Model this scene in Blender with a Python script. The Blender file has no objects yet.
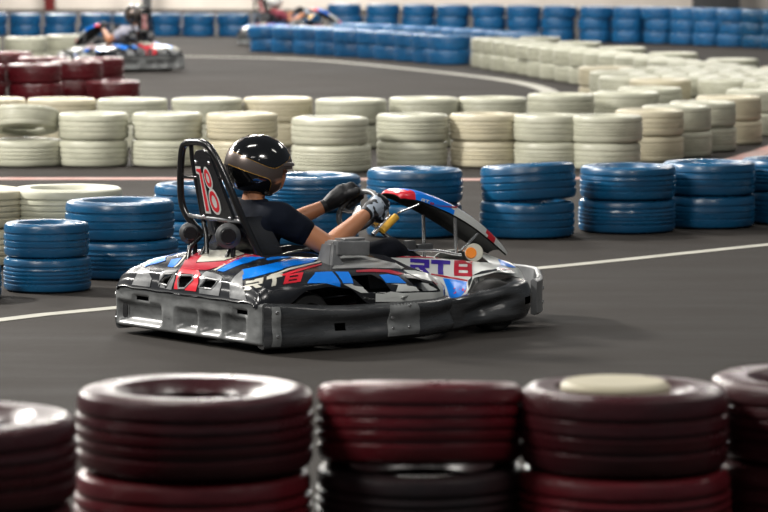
import bpy, bmesh, math, random
from mathutils import Vector, Matrix, Euler, noise
from mathutils.bvhtree import BVHTree
random.seed(7)
scn = bpy.context.scene
COL = scn.collection
PI = math.pi

# ------------------------------------------------------------------ materials
def mat(name, col, rough=0.5, metal=0.0, spec=0.5, coat=0.0, col2=None, nscale=8.0, namt=0.5, stretch=(1, 1, 1),
        bump=0.0, bscale=40.0, rvar=0.0, trans=0.0, emit=None, estr=0.0, dots=None, detail=6.0):
    m = bpy.data.materials.new(name); m.use_nodes = True
    nt = m.node_tree; b = nt.nodes['Principled BSDF']
    b.inputs['Base Color'].default_value = (*col, 1)
    b.inputs['Roughness'].default_value = rough
    b.inputs['Metallic'].default_value = metal
    b.inputs['Specular IOR Level'].default_value = spec
    b.inputs['Coat Weight'].default_value = coat
    b.inputs['Coat Roughness'].default_value = 0.12
    b.inputs['Transmission Weight'].default_value = trans
    if emit:
        b.inputs['Emission Color'].default_value = (*emit, 1); b.inputs['Emission Strength'].default_value = estr
    if col2 or bump or rvar:
        tc = nt.nodes.new('ShaderNodeTexCoord'); mp = nt.nodes.new('ShaderNodeMapping')
        mp.inputs['Scale'].default_value = stretch
        nt.links.new(tc.outputs['Object'], mp.inputs['Vector'])
        nz = nt.nodes.new('ShaderNodeTexNoise'); nz.inputs['Scale'].default_value = nscale
        nz.inputs['Detail'].default_value = detail; nz.inputs['Roughness'].default_value = 0.6
        nt.links.new(mp.outputs['Vector'], nz.inputs['Vector'])
        if col2:
            r = nt.nodes.new('ShaderNodeValToRGB')
            r.color_ramp.elements[0].position = 0.5 - 0.5 * (1 - namt) + 0.05
            r.color_ramp.elements[1].position = min(1, 0.5 + 0.5 * (1 - namt))
            r.color_ramp.elements[0].color = (*col, 1); r.color_ramp.elements[1].color = (*col2, 1)
            nt.links.new(nz.outputs['Fac'], r.inputs['Fac']); nt.links.new(r.outputs['Color'], b.inputs['Base Color'])
        if rvar:
            mr = nt.nodes.new('ShaderNodeMapRange')
            mr.inputs['From Min'].default_value = 0.3; mr.inputs['From Max'].default_value = 0.7
            mr.inputs['To Min'].default_value = max(0.02, rough - rvar); mr.inputs['To Max'].default_value = min(1, rough + rvar)
            nt.links.new(nz.outputs['Fac'], mr.inputs['Value']); nt.links.new(mr.outputs['Result'], b.inputs['Roughness'])
        if bump:
            n2 = nt.nodes.new('ShaderNodeTexNoise'); n2.inputs['Scale'].default_value = bscale; n2.inputs['Detail'].default_value = 4
            nt.links.new(mp.outputs['Vector'], n2.inputs['Vector'])
            bp = nt.nodes.new('ShaderNodeBump'); bp.inputs['Strength'].default_value = bump; bp.inputs['Distance'].default_value = 0.01
            nt.links.new(n2.outputs['Fac'], bp.inputs['Height']); nt.links.new(bp.outputs['Normal'], b.inputs['Normal'])
    if dots:
        tc = nt.nodes.new('ShaderNodeTexCoord'); vo = nt.nodes.new('ShaderNodeTexVoronoi'); vo.inputs['Scale'].default_value = dots
        vo.inputs['Randomness'].default_value = 0.0
        nt.links.new(tc.outputs['Object'], vo.inputs['Vector'])
        r = nt.nodes.new('ShaderNodeValToRGB'); r.color_ramp.elements[0].position = 0.36; r.color_ramp.elements[1].position = 0.44
        r.color_ramp.elements[0].color = (0.03, 0.03, 0.03, 1); r.color_ramp.elements[1].color = (*col, 1)
        nt.links.new(vo.outputs['Distance'], r.inputs['Fac']); nt.links.new(r.outputs['Color'], b.inputs['Base Color'])
    return m

M = {}
M['asphalt'] = mat('asphalt', (0.017, 0.0145, 0.0125), 0.85, col2=(0.032, 0.0275, 0.024), nscale=1.3, stretch=(0.5, 1.4, 1), namt=0.2, bump=0.25, bscale=90, rvar=0.10, spec=0.18)
M['line'] = mat('line_paint', (0.42, 0.41, 0.36), 0.8, col2=(0.24, 0.235, 0.20), nscale=5, namt=0.3)
M['line_red'] = mat('line_paint_red', (0.42, 0.16, 0.13), 0.7, col2=(0.40, 0.34, 0.31), nscale=2.5, namt=0.4)
M['concrete'] = mat('pale_wall', (0.68, 0.62, 0.56), 0.9, col2=(0.42, 0.385, 0.34), nscale=0.5, namt=0.3)
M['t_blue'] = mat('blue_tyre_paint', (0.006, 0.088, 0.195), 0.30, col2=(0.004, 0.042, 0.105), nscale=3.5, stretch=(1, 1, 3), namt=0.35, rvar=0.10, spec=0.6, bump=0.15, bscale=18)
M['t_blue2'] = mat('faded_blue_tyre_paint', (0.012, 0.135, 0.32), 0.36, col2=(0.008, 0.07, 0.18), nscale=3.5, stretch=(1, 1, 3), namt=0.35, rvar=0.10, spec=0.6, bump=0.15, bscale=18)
M['t_white'] = mat('cream_tyre_paint', (0.50, 0.50, 0.40), 0.42, col2=(0.30, 0.30, 0.23), nscale=4, stretch=(1, 1, 3), namt=0.3, rvar=0.1, bump=0.15, bscale=18)
M['t_white2'] = mat('yellowed_tyre_paint', (0.55, 0.50, 0.36), 0.45, col2=(0.36, 0.33, 0.24), nscale=4, stretch=(1, 1, 3), namt=0.3, rvar=0.1, bump=0.15, bscale=18)
M['t_red'] = mat('maroon_tyre_paint', (0.052, 0.007, 0.010), 0.30, col2=(0.025, 0.006, 0.008), nscale=3.5, stretch=(1, 1, 3), namt=0.35, rvar=0.08, spec=0.6, bump=0.2, bscale=15)
M['t_red2'] = mat('bright_red_tyre_paint', (0.105, 0.007, 0.012), 0.30, col2=(0.05, 0.006, 0.008), nscale=3.5, stretch=(1, 1, 3), namt=0.35, rvar=0.08, spec=0.6, bump=0.2, bscale=15)
M['t_black'] = mat('bare_tyre_rubber', (0.012, 0.012, 0.013), 0.33, col2=(0.03, 0.01, 0.012), nscale=3, namt=0.3, bump=0.2, bscale=15)
M['bumper'] = mat('worn_grey_plastic', (0.05, 0.053, 0.055), 0.36, col2=(0.26, 0.27, 0.27), nscale=7, stretch=(1, 1, 2.2), namt=0.35, rvar=0.12, spec=0.6)
M['bumper_black'] = mat('worn_black_plastic', (0.010, 0.011, 0.012), 0.25, col2=(0.07, 0.073, 0.077), nscale=5, stretch=(0.8, 1, 5), namt=0.3, rvar=0.1, spec=0.6)
M['grey_plastic'] = mat('grey_plastic', (0.11, 0.115, 0.12), 0.35, col2=(0.24, 0.245, 0.25), nscale=9, namt=0.4, rvar=0.1)
M['dark_plastic'] = mat('dark_grey_plastic', (0.045, 0.047, 0.05), 0.4, col2=(0.07, 0.072, 0.075), nscale=9, namt=0.4)
M['body_black'] = mat('black_bodywork', (0.012, 0.013, 0.016), 0.25, spec=0.6, coat=0.3)
M['black'] = mat('black_metal', (0.008, 0.008, 0.009), 0.22, spec=0.6, coat=0.4)
M['matt_black'] = mat('matt_black', (0.008, 0.008, 0.008), 0.85)
M['rubber'] = mat('kart_tyre_rubber', (0.014, 0.014, 0.014), 0.7, bump=0.2, bscale=60)
M['red'] = mat('red_graphic', (0.62, 0.015, 0.03), 0.3, coat=0.4)
M['dark_red'] = mat('dark_red_graphic', (0.40, 0.012, 0.03), 0.3, coat=0.3)
M['blue'] = mat('blue_graphic', (0.0, 0.19, 0.78), 0.3, coat=0.4)
M['navy'] = mat('navy_graphic', (0.045, 0.02, 0.30), 0.3, coat=0.3)
M['white'] = mat('white_graphic', (0.62, 0.64, 0.62), 0.3, coat=0.4)
M['cream'] = mat('cream_graphic', (0.50, 0.49, 0.42), 0.4)
M['mesh'] = mat('perforated_grey_panel', (0.33, 0.34, 0.34), 0.35, dots=75)
M['silver'] = mat('brushed_steel', (0.55, 0.56, 0.57), 0.25, metal=0.9)
M['frame'] = mat('frame_paint', (0.10, 0.012, 0.012), 0.35)
M['skin'] = mat('skin', (0.43, 0.19, 0.095), 0.45, col2=(0.36, 0.145, 0.07), nscale=6, namt=0.3, spec=0.4)
M['shirt'] = mat('black_cotton', (0.004, 0.006, 0.012), 0.9, spec=0.12, bump=0.4, bscale=14)
M['trousers'] = mat('black_trousers', (0.005, 0.006, 0.010), 0.9, spec=0.12, bump=0.4, bscale=14)
M['shirt_red'] = mat('maroon_cotton', (0.16, 0.02, 0.035), 0.85)
M['shirt_grey'] = mat('pale_grey_cotton', (0.36, 0.36, 0.42), 0.85)
M['glove'] = mat('camo_glove', (0.010, 0.012, 0.016), 0.4, col2=(0.36, 0.42, 0.50), nscale=26, namt=0.93, detail=1.0)
M['glove_black'] = mat('black_glove', (0.007, 0.008, 0.010), 0.5, spec=.3)
M['helmet'] = mat('bronze_grey_lacquer', (0.15, 0.122, 0.110), 0.28, metal=0.6, coat=0.6)
M['gloss_black'] = mat('gloss_black_lacquer', (0.004, 0.004, 0.005), 0.08, coat=1.0)
M['gold'] = mat('gold_line', (0.62, 0.34, 0.06), 0.35, metal=0.4)
M['yellow'] = mat('yellow_plastic', (0.75, 0.42, 0.04), 0.45)
M['orange'] = mat('orange_lens', (0.85, 0.25, 0.03), 0.3)
M['shoe'] = mat('shoe_leather', (0.02, 0.02, 0.025), 0.5)
M['eye'] = mat('eye_white', (0.7, 0.7, 0.68), 0.2)

# ------------------------------------------------------------------ helpers
def tag(o, label=None, cat=None, group=None, kind=None):
    if label: o['label'] = label
    if cat: o['category'] = cat
    if group: o['group'] = group
    if kind: o['kind'] = kind
    return o

def empty(name, loc=(0, 0, 0), rz=0.0):
    o = bpy.data.objects.new(name, None); COL.objects.link(o)
    o.location = loc; o.rotation_euler = (0, 0, rz); o.empty_display_size = 0.1
    return o

def link(name, me, m=None, parent=None, smooth=True):
    o = bpy.data.objects.new(name, me); COL.objects.link(o)
    if m is not None and len(me.materials) == 0: me.materials.append(m)
    if parent is not None: o.parent = parent
    if smooth and len(me.polygons):
        me.polygons.foreach_set('use_smooth', [True] * len(me.polygons))
    return o

def auto(me, ang=40):
    try: me.set_sharp_from_angle(angle=math.radians(ang))
    except Exception: pass

def pyd(name, v, f, m=None, parent=None, smooth=True, ang=40):
    me = bpy.data.meshes.new(name); me.from_pydata([tuple(p) for p in v], [], f); me.validate(); me.update()
    o = link(name, me, m, parent, smooth)
    if smooth: auto(me, ang)
    return o

def frombm(name, bm, m=None, parent=None, smooth=True, ang=40):
    bmesh.ops.recalc_face_normals(bm, faces=bm.faces)
    me = bpy.data.meshes.new(name); bm.to_mesh(me); bm.free()
    o = link(name, me, m, parent, smooth)
    if smooth: auto(me, ang)
    return o

def cr(pts, n=8, closed=False):
    P = [Vector(p) for p in pts]; out = []; L = len(P)
    rng = range(L) if closed else range(L - 1)
    for i in rng:
        if closed: p0, p1, p2, p3 = P[(i - 1) % L], P[i], P[(i + 1) % L], P[(i + 2) % L]
        else: p0, p1, p2, p3 = P[max(i - 1, 0)], P[i], P[i + 1], P[min(i + 2, L - 1)]
        for k in range(n):
            t = k / n
            out.append(0.5 * ((2 * p1) + (p2 - p0) * t + (2 * p0 - 5 * p1 + 4 * p2 - p3) * t * t + (3 * p1 - p0 - 3 * p2 + p3) * t ** 3))
    if not closed: out.append(P[-1].copy())
    return out

def bm_tube(bm, pts, r, res=12, closed=False, cap=True):
    P = [Vector(p) for p in pts]; n = len(P)
    R = r if isinstance(r, (list, tuple)) else [r] * n
    rings = []; up = None
    for i in range(n):
        if closed: t = (P[(i + 1) % n] - P[i - 1]).normalized()
        else: t = (P[min(i + 1, n - 1)] - P[max(i - 1, 0)]).normalized()
        if up is None:
            up = Vector((0, 0, 1)) if abs(t.z) < 0.9 else Vector((1, 0, 0))
        a = up - t * up.dot(t)
        if a.length < 1e-6: a = t.orthogonal()
        a.normalize(); b = t.cross(a); up = a
        rings.append([bm.verts.new(P[i] + (a * math.cos(2 * PI * k / res) + b * math.sin(2 * PI * k / res)) * R[i]) for k in range(res)])
    m = n if closed else n - 1
    for i in range(m):
        A = rings[i]; B = rings[(i + 1) % n]
        for k in range(res):
            bm.faces.new((A[k], A[(k + 1) % res], B[(k + 1) % res], B[k]))
    if cap and not closed:
        bm.faces.new(rings[0][::-1]); bm.faces.new(rings[-1])

def tube(name, pts, r, m, parent=None, smooth_n=0, closed=False, res=12):
    P = cr(pts, smooth_n, closed) if smooth_n else pts
    bm = bmesh.new(); bm_tube(bm, P, r, res, closed)
    return frombm(name, bm, m, parent)

def bm_box(bm, c, s, bev=0.0, rot=None, seg=2):
    b2 = bmesh.new(); bmesh.ops.create_cube(b2, size=1)
    bmesh.ops.scale(b2, vec=Vector(s), verts=b2.verts)
    if bev: bmesh.ops.bevel(b2, geom=b2.edges[:], offset=bev, segments=seg, profile=0.6, affect='EDGES')
    mt = Matrix.Translation(Vector(c))
    if rot is not None: mt = mt @ Euler(rot).to_matrix().to_4x4()
    bmesh.ops.transform(b2, matrix=mt, verts=b2.verts)
    me = bpy.data.meshes.new('t'); b2.to_mesh(me); b2.free(); bm.from_mesh(me); bpy.data.meshes.remove(me)

def box(name, c, s, m, parent=None, bev=0.003, rot=None):
    bm = bmesh.new(); bm_box(bm, c, s, bev, rot)
    return frombm(name, bm, m, parent)

def bm_rev(bm, prof, seg=48, mtx=None, closed_prof=False):
    rings = []
    for k in range(seg):
        a = 2 * PI * k / seg
        rings.append([bm.verts.new((mtx @ Vector((r * math.cos(a), r * math.sin(a), z))) if mtx else (r * math.cos(a), r * math.sin(a), z)) for r, z in prof])
    n = len(prof); mm = n if closed_prof else n - 1
    for k in range(seg):
        A = rings[k]; B = rings[(k + 1) % seg]
        for i in range(mm):
            j = (i + 1) % n
            bm.faces.new((A[i], B[i], B[j], A[j]))

def cyl(name, a, b, r, m, parent=None, bev=0.004, res=24):
    a, b = Vector(a), Vector(b); d = (b - a); L = d.length
    mt = Matrix.Translation(a) @ d.to_track_quat('Z', 'Y').to_matrix().to_4x4()
    e = min(bev, r * .4, L * .4)
    prof = [(0.0001, 0), (r - e, 0), (r, e), (r, L - e), (r - e, L), (0.0001, L)]
    bm = bmesh.new(); bm_rev(bm, prof, res, mt); bmesh.ops.remove_doubles(bm, verts=bm.verts, dist=0.0004)
    return frombm(name, bm, m, parent)

def grid_faces(nu, nv, closed_u=False):
    f = []
    for i in range(nu if closed_u else nu - 1):
        for j in range(nv - 1):
            a = i * nv + j; b = ((i + 1) % nu) * nv + j
            f.append((a, b, b + 1, a + 1))
    return f

def lerp_table(tab, x):
    if x <= tab[0][0]: return list(tab[0][1:])
    for a, b in zip(tab, tab[1:]):
        if x <= b[0]:
            t = (x - a[0]) / (b[0] - a[0]); t = t * t * (3 - 2 * t) * .5 + t * .5
            return [p + (q - p) * t for p, q in zip(a[1:], b[1:])]
    return list(tab[-1][1:])

def solidify(o, th, ref=(0, 0, 1)):
    bm = bmesh.new(); bm.from_mesh(o.data)
    bmesh.ops.recalc_face_normals(bm, faces=bm.faces)
    ref = Vector(ref)
    if ref.length and sum(f.normal.dot(ref) * f.calc_area() for f in bm.faces) < 0: bmesh.ops.reverse_faces(bm, faces=bm.faces[:])
    bm.normal_update()
    bmesh.ops.solidify(bm, geom=bm.faces[:], thickness=th)
    bm.to_mesh(o.data); bm.free()
    o.data.polygons.foreach_set('use_smooth', [True] * len(o.data.polygons)); auto(o.data, 35)

def bvh_of(objs):
    vs = []; fs = []
    for o in objs:
        k = len(vs); vs += [v.co.copy() for v in o.data.vertices]
        fs += [tuple(i + k for i in p.vertices) for p in o.data.polygons]
    return BVHTree.FromPolygons(vs, fs)

def decal(name, polys, bvh, d, m, parent, th=0.0014, step=0.018, dist=1.0, mirror=False):
    """lay flat polygons (local 3-D points) on the bodywork along direction d and give them a little thickness"""
    d = Vector(d).normalized()
    bm = bmesh.new()
    for poly in polys:
        vs = [bm.verts.new(p) for p in poly]
        try: bm.faces.new(vs)
        except Exception: continue
    bmesh.ops.triangulate(bm, faces=bm.faces)
    for _ in range(5):
        e = [x for x in bm.edges if x.calc_length() > step]
        if not e: break
        bmesh.ops.subdivide_edges(bm, edges=e, cuts=1, use_grid_fill=False)
        bmesh.ops.triangulate(bm, faces=bm.faces)
    bad = []
    for v in bm.verts:
        o = v.co - d * 0.35
        h = bvh.ray_cast(o, d, dist)
        if h[0] is None: bad.append(v); continue
        n = h[1]
        if n.dot(d) > 0: n = -n
        v.co = h[0] + n * 0.0012
    if bad: bmesh.ops.delete(bm, geom=bad, context='VERTS')
    lf = [f for f in bm.faces if max(e.calc_length() for e in f.edges) > step * 3.2 + .01]
    if lf: bmesh.ops.delete(bm, geom=lf, context='FACES')
    bmesh.ops.delete(bm, geom=[v for v in bm.verts if not v.link_faces], context='VERTS')
    bmesh.ops.recalc_face_normals(bm, faces=bm.faces)
    for f in bm.faces:
        if f.normal.dot(d) > 0: f.normal_flip()
    bmesh.ops.solidify(bm, geom=bm.faces[:], thickness=-th)
    if mirror: bmesh.ops.scale(bm, vec=(1, -1, 1), verts=bm.verts)
    me = bpy.data.meshes.new(name)
    bmesh.ops.recalc_face_normals(bm, faces=bm.faces)
    bm.to_mesh(me); bm.free()
    o = link(name, me, m, parent); auto(me, 35)
    return o

def evaluated(o, name=None):
    dg = bpy.context.evaluated_depsgraph_get(); dg.update()
    me = bpy.data.meshes.new_from_object(o.evaluated_get(dg)); return me

def union(name, build, m, parent, voxel=0.007, smooth=6, post=None):
    bm = bmesh.new(); build(bm); bmesh.ops.recalc_face_normals(bm, faces=bm.faces)
    me = bpy.data.meshes.new(name); bm.to_mesh(me); bm.free()
    t = bpy.data.objects.new('tmp', me); COL.objects.link(t)
    r = t.modifiers.new('r', 'REMESH'); r.mode = 'VOXEL'; r.voxel_size = voxel
    s = t.modifiers.new('s', 'SMOOTH'); s.iterations = smooth; s.factor = 0.5
    me2 = evaluated(t); bpy.data.objects.remove(t); me2.name = name; me2.materials.clear()
    if post: post(me2)
    return link(name, me2, m, parent)

def bm_limb(bm, pts, radii, res=16, scale=None, n=6):
    """capsule chain with varying radius; scale = (lateral squash) handled by caller"""
    P = cr(pts, n)
    tot = len(pts) - 1; R = []
    for i in range(len(P)):
        u = i / n; k = min(int(u), tot - 1); t = u - k; t = t * t * (3 - 2 * t)
        R.append(radii[k] + (radii[k + 1] - radii[k]) * t)
    d0 = (P[0] - P[1]).normalized(); d1 = (P[-1] - P[-2]).normalized()
    pre = [P[0] + d0 * R[0] * math.sin(a) for a in (1.35, 1.0, .6)]; rpre = [R[0] * math.cos(a) for a in (1.35, 1.0, .6)]
    post = [P[-1] + d1 * R[-1] * math.sin(a) for a in (.6, 1.0, 1.35)]; rpost = [R[-1] * math.cos(a) for a in (.6, 1.0, 1.35)]
    bm_tube(bm, pre + P + post, rpre + R + rpost, res)

def bm_ell(bm, c, r, rot=None, seg=24):
    b2 = bmesh.new(); bmesh.ops.create_uvsphere(b2, u_segments=seg, v_segments=seg // 2, radius=1)
    mt = Matrix.Translation(Vector(c))
    if rot is not None: mt = mt @ Euler(rot).to_matrix().to_4x4()
    mt = mt @ Matrix.Diagonal((*r, 1))
    bmesh.ops.transform(b2, matrix=mt, verts=b2.verts)
    me = bpy.data.meshes.new('t'); b2.to_mesh(me); b2.free(); bm.from_mesh(me); bpy.data.meshes.remove(me)

def kids(o): return [c for c in bpy.data.objects if c.parent == o]

def copy_tree(o, parent=None, swap=None):
    c = o.copy(); COL.objects.link(c)
    if parent is not None: c.parent = parent
    if swap and c.data is not None and len(c.data.materials):
        mn = c.data.materials[0]
        if mn.name in swap:
            c.data = c.data.copy(); c.data.materials[0] = swap[mn.name]
    for ch in kids(o): copy_tree(ch, c, swap)
    return c

# ------------------------------------------------------------------ the setting
def plane(name, x0, x1, y0, y1, z, m, n=1):
    v = [(x0, y0, z), (x1, y0, z), (x1, y1, z), (x0, y1, z)]
    return pyd(name, v, [(0, 1, 2, 3)], m, None, False)
fl = box('floor', (0, 52, -0.1), (70, 104, 0.2), M['asphalt'], None, 0); tag(fl, kind='structure')
wl = box('wall_back', (0, 98.2, 4.5), (70, 0.3, 9), M['concrete'], None, 0); tag(wl, kind='structure')

def strip(name, pts, w, m, z=0.004, n=10):
    P = cr([(x, y, 0) for x, y in pts], n); v = []; f = []
    for i, p in enumerate(P):
        t = (P[min(i + 1, len(P) - 1)] - P[max(i - 1, 0)]).normalized(); s = Vector((-t.y, t.x, 0)) * w / 2
        v += [p + s + Vector((0, 0, z)), p - s + Vector((0, 0, z)), p + s, p - s]
    for i in range(len(P) - 1):
        a = 4 * i; b = a + 4
        f += [(a, b, b + 1, a + 1), (a + 2, a, b, b + 2)[::-1], (a + 1, a + 3, b + 3, b + 1)[::-1]]
    o = pyd(name, v, f, m, None, False); tag(o, kind='structure'); return o
strip('trim_1', [(-3.2, 15.85), (-1.93, 17.50), (-1.43, 18.05), (.94, 20.33), (2.41, 21.88), (4.6, 24.1)], .11, M['line'])
strip('trim_2', [(-6, 27.9), (-3.09, 28.0), (-1, 28.0), (.6, 27.9), (1.74, 28.15), (2.6, 29.2), (3.51, 31.9), (4.6, 36)], .22, M['line_red'])
strip('trim_3', [(-7, 59), (-3.2, 57.8), (-1.2, 56.2), (.6, 51.5), (1.75, 47.5), (2.1, 44), (1.9, 40)], .22, M['line'], .004)

# ------------------------------------------------------------------ tyres
def tyre_mesh(name, R, h, grooves, m, seg=72):
    hh = h / 2; prof = []
    # inner bead bottom -> lower sidewall -> tread -> upper sidewall -> bead -> inside
    ri = R * 0.56
    prof += [(ri, -hh * .62), (ri + .012, -hh * .78), (R * .68, -hh * .96), (R * .82, -hh), (R * .92, -hh * .96), (R * .967, -hh * .87), (R * .987, -hh * .74)]
    gs = grooves
    zt = hh * .60
    zs = [-zt + 2 * zt * (k + .5) / gs for k in range(gs)]
    for z in zs:
        rr = R * (1 - .018 * (z / zt) ** 2)
        prof += [(rr, z - .0085), (rr - .007, z - .005), (rr - .007, z + .005), (rr, z + .0085)]
    prof += [(R * .987, hh * .74), (R * .967, hh * .87), (R * .92, hh * .96), (R * .82, hh), (R * .68, hh * .96), (ri + .012, hh * .78), (ri, hh * .62)]
    prof += [(ri + .008, hh * .55), (R * .80, hh * .80), (R * .93, hh * .5), (R * .945, 0), (R * .93, -hh * .5), (R * .80, -hh * .80), (ri + .008, -hh * .55)]
    bm = bmesh.new(); bm_rev(bm, prof, seg, None, True)
    # dents: slight squash of the casing
    for v in bm.verts:
        a = math.atan2(v.co.y, v.co.x)
        k = 1 + .012 * noise.noise(Vector((math.cos(a) * 1.3, math.sin(a) * 1.3, R * 40 + gs)))
        v.co.x *= k; v.co.y *= k
        v.co.z *= 1 + .03 * noise.noise(Vector((math.cos(a) * 1.1 + 5, math.sin(a) * 1.1, gs)))
        v.co.z += hh
    bmesh.ops.recalc_face_normals(bm, faces=bm.faces)
    me = bpy.data.meshes.new(name); bm.to_mesh(me); bm.free(); me.materials.append(M[m])
    me.polygons.foreach_set('use_smooth', [True] * len(me.polygons)); auto(me, 30)
    return me
TH_ = 0.225
TY = {}
for m in ('t_blue', 't_blue2', 't_white', 't_white2', 't_red', 't_red2', 't_black'):
    TY[m] = [tyre_mesh('tyre', .33, TH_, 4, m), tyre_mesh('tyre', .325, TH_, 3, m), tyre_mesh('tyre', .335, TH_, 5, m)]
TINT = {'t_blue': 'blue', 't_blue2': 'blue', 't_white': 'cream', 't_white2': 'cream', 't_red': 'dark red', 't_red2': 'red', 't_black': 'black'}
def tyre(x, y, z, m, label, group, tilt=(0, 0), var=None, sc=(1, 1)):
    me = random.choice(TY[m]) if var is None else TY[m][var]
    o = bpy.data.objects.new('tyre', me); COL.objects.link(o)
    o.location = (x, y, z); o.rotation_euler = (tilt[0], tilt[1], random.choice((0, PI / 2, PI, -PI / 2)) if abs(tilt[0]) < .01 else 0); o.scale = (sc[0], sc[0], sc[1])
    tag(o, label, 'tyre', group); return o
ORD = ['first', 'second', 'third', 'fourth', 'fifth', 'sixth', 'seventh', 'eighth', 'ninth', 'tenth', 'eleventh', 'twelfth', 'thirteenth', 'fourteenth',
       'fifteenth', 'sixteenth', 'seventeenth', 'eighteenth', 'nineteenth', 'twentieth'] + ['twenty-' + w for w in ('first', 'second', 'third', 'fourth', 'fifth', 'sixth', 'seventh', 'eighth', 'ninth')] + ['thirtieth'] + ['thirty-' + w for w in ('first', 'second', 'third', 'fourth', 'fifth', 'sixth', 'seventh', 'eighth', 'ninth')]
def levels(n): return {1: ['only'], 2: ['lower', 'upper'], 3: ['bottom', 'middle', 'top']}[n]
def stack(x, y, n, mats, where, group, jit=.012, tilt=None, sc=(1, 1)):
    lv = levels(n)
    for k in range(n):
        m = mats[k] if isinstance(mats, (list, tuple)) else mats
        if lv[k] == 'only': lab = '%s tyre lying alone, %s' % (TINT[m], where)
        else: lab = '%s tyre, %s one in %s' % (TINT[m], lv[k], where)
        tl = tilt if (tilt and k == n - 1) else (0, 0)
        tyre(x + random.uniform(-jit, jit), y + random.uniform(-jit, jit), k * TH_ * sc[1] + .0005, m, lab, group, tl, None, sc)
# front barrier: dark red stacks of three right in front of the camera
G = 'tyres of the front barrier'
W5 = 'stack at the picture\'s left edge'
def red_stack(x, y, mats, where, tilt=None, sr=1): stack(x, y, 3, mats, where, G, .006, tilt, (sr, 1))
red_stack(-1.13, 9.02, ['t_red', 't_red', 't_red'], 'the leftmost stack nearest the camera')
red_stack(-.523, 9.60, ['t_red', 't_red2', 't_red'], 'second stack from left nearest the camera')
red_stack(.105, 9.68, ['t_red', 't_black', 't_red2'], 'the middle stack nearest the camera', (math.radians(-6.5), 0), .88)
red_stack(.662, 9.62, ['t_red', 't_red2', 't_red'], 'stack holding a cream plug nearest the camera', None, .89)
red_stack(1.25, 9.86, ['t_red', 't_red', 't_red'], 'the rightmost stack nearest the camera')
bm = bmesh.new(); bm_rev(bm, [(.001, .30), (.138, .30), (.152, .288), (.157, .10), (.150, .02), (.140, 0), (.001, 0)], 40); 
pg = frombm('plug', bm, M['t_white2']); pg.location = (.640, 9.62, .388); tag(pg, 'round cream plug set into the top of a dark red tyre stack', 'plug')
# blue row behind the kart
def at(px, Y): return (px - 384) / 3500 * (Y * .9960 + .17)
G = 'blue tyres of the barrier behind the kart'
BL = [(-42, 18.6, 1, 'the blue row\'s left end'), (46, 19.05, 2, 'leftmost full blue stack, near the white line'), (122, 19.85, 2, 'second full blue stack, left of the kart'),
      (205, 21.2, 2, 'blue stack behind the seat and roll hoop'), (309, 22.0, 2, 'blue stack behind the driver\'s helmet and arms'), (414, 22.6, 2, 'blue stack behind steering wheel and fairing'),
      (528, 22.55, 2, 'blue stack just right of the kart\'s nose'), (626, 22.95, 2, 'second blue stack right of the kart'), (709, 23.35, 2, 'third blue stack right of the kart'), (788, 23.7, 2, 'blue stack at the picture\'s right edge')]
for px, Y, n, wh in BL:
    stack(at(px, Y), Y, n, 't_blue', wh, G, .01, (math.radians(-3), math.radians(-3)) if px == 528 else None, (.72, .83) if px < 50 else ((.95, 1.04) if px == 528 else (.96, .97)))
G = 'cream tyres behind the left blue stacks'
stack(at(70, 20.7), 20.7, 2, 't_white', 'stack between blue stacks at left', G); stack(at(-28, 20.6), 20.6, 2, 't_white2', 'left-edge stack behind the blue tyres', G)
# cream double wall across the middle
G = 'cream tyres of the wall across the middle, front row'
FR = [(25, 29.7), (94, 29.7), (167, 29.7), (243, 29.65), (330, 28.95), (412, 29.5), (485, 29.6), (549, 29.4), (606, 29.3), (648, 30.3), (677, 31.0), (703, 31.8), (728, 32.9), (756, 34.4), (790, 35.4)]
for i, (px, Y) in enumerate(FR):
    if px == 25:
        stack(at(px, Y), Y, 1, 't_white', 'the %s stack of the cream wall\'s front row' % ORD[i], G)
        o = tyre(at(px, Y), Y, TH_ + .07, 't_white', 'cream tyre tipped open towards the camera on the cream wall at left', G, (math.radians(-14), 0), 0, (.9, .8))
        continue
    stack(at(px, Y), Y, 2, 't_white' if i % 3 else 't_white2', '%s stack of the cream wall\'s front row' % ORD[i], G, .012, None, (.93, 1) if px != 330 else (1, 1))
G = 'cream tyres of the wall across the middle, back row'
BR = [(-10, 32.5), (62, 32.5), (134, 32.4), (206, 32.5), (278, 32.6), (350, 32.3), (422, 32.6), (494, 32.7), (562, 33.4), (624, 33.9)]
for i, (px, Y) in enumerate(BR): stack(at(px, Y), Y, 2, 't_white2' if i in (0, 1, 4) else 't_white', '%s stack of the cream wall\'s back row' % ORD[i], G, .02)
# cream island at the right
G = 'cream tyres heaped on the island at right'
k = 0
occ = []
for r in range(9):
    for c in range(5):
        Y = 34.9 + r * .72; X = (2.62 + c * .70) + (.35 if r % 2 else 0) + random.uniform(-.04, .04)
        px = 384 + 3500 * X / Y
        if px > 800 or X < 2.5 - .0 * r: continue
        if any((X - a) ** 2 + (Y - b) ** 2 < .66 ** 2 for a, b in occ): continue
        if min((X - at(p, q)) ** 2 + (Y - q) ** 2 for p, q in FR + BR) < .70 ** 2: continue
        occ.append((X, Y)); n = 1 if (r in (1, 2) and c < 2) else 2
        stack(X, Y, n, 't_white' if random.random() < .8 else 't_white2', '%s stack on the cream island at right' % (ORD + ['fortieth'])[k], G, .01); k += 1
G = 'cream tyres of the row leading to the island'
path = [(1.62, 52.9), (2.25, 49.5), (3.0, 45.6), (3.75, 42.3), (4.35, 40.0), (5.0, 37.9)]
def along(path, d=.72):
    P = cr([(x, y, 0) for x, y in path], 40); out = [P[0]]; acc = 0
    for a, b in zip(P, P[1:]):
        acc += (b - a).length
        if acc >= d: out.append(b); acc = 0
    return out
k = 0
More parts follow.
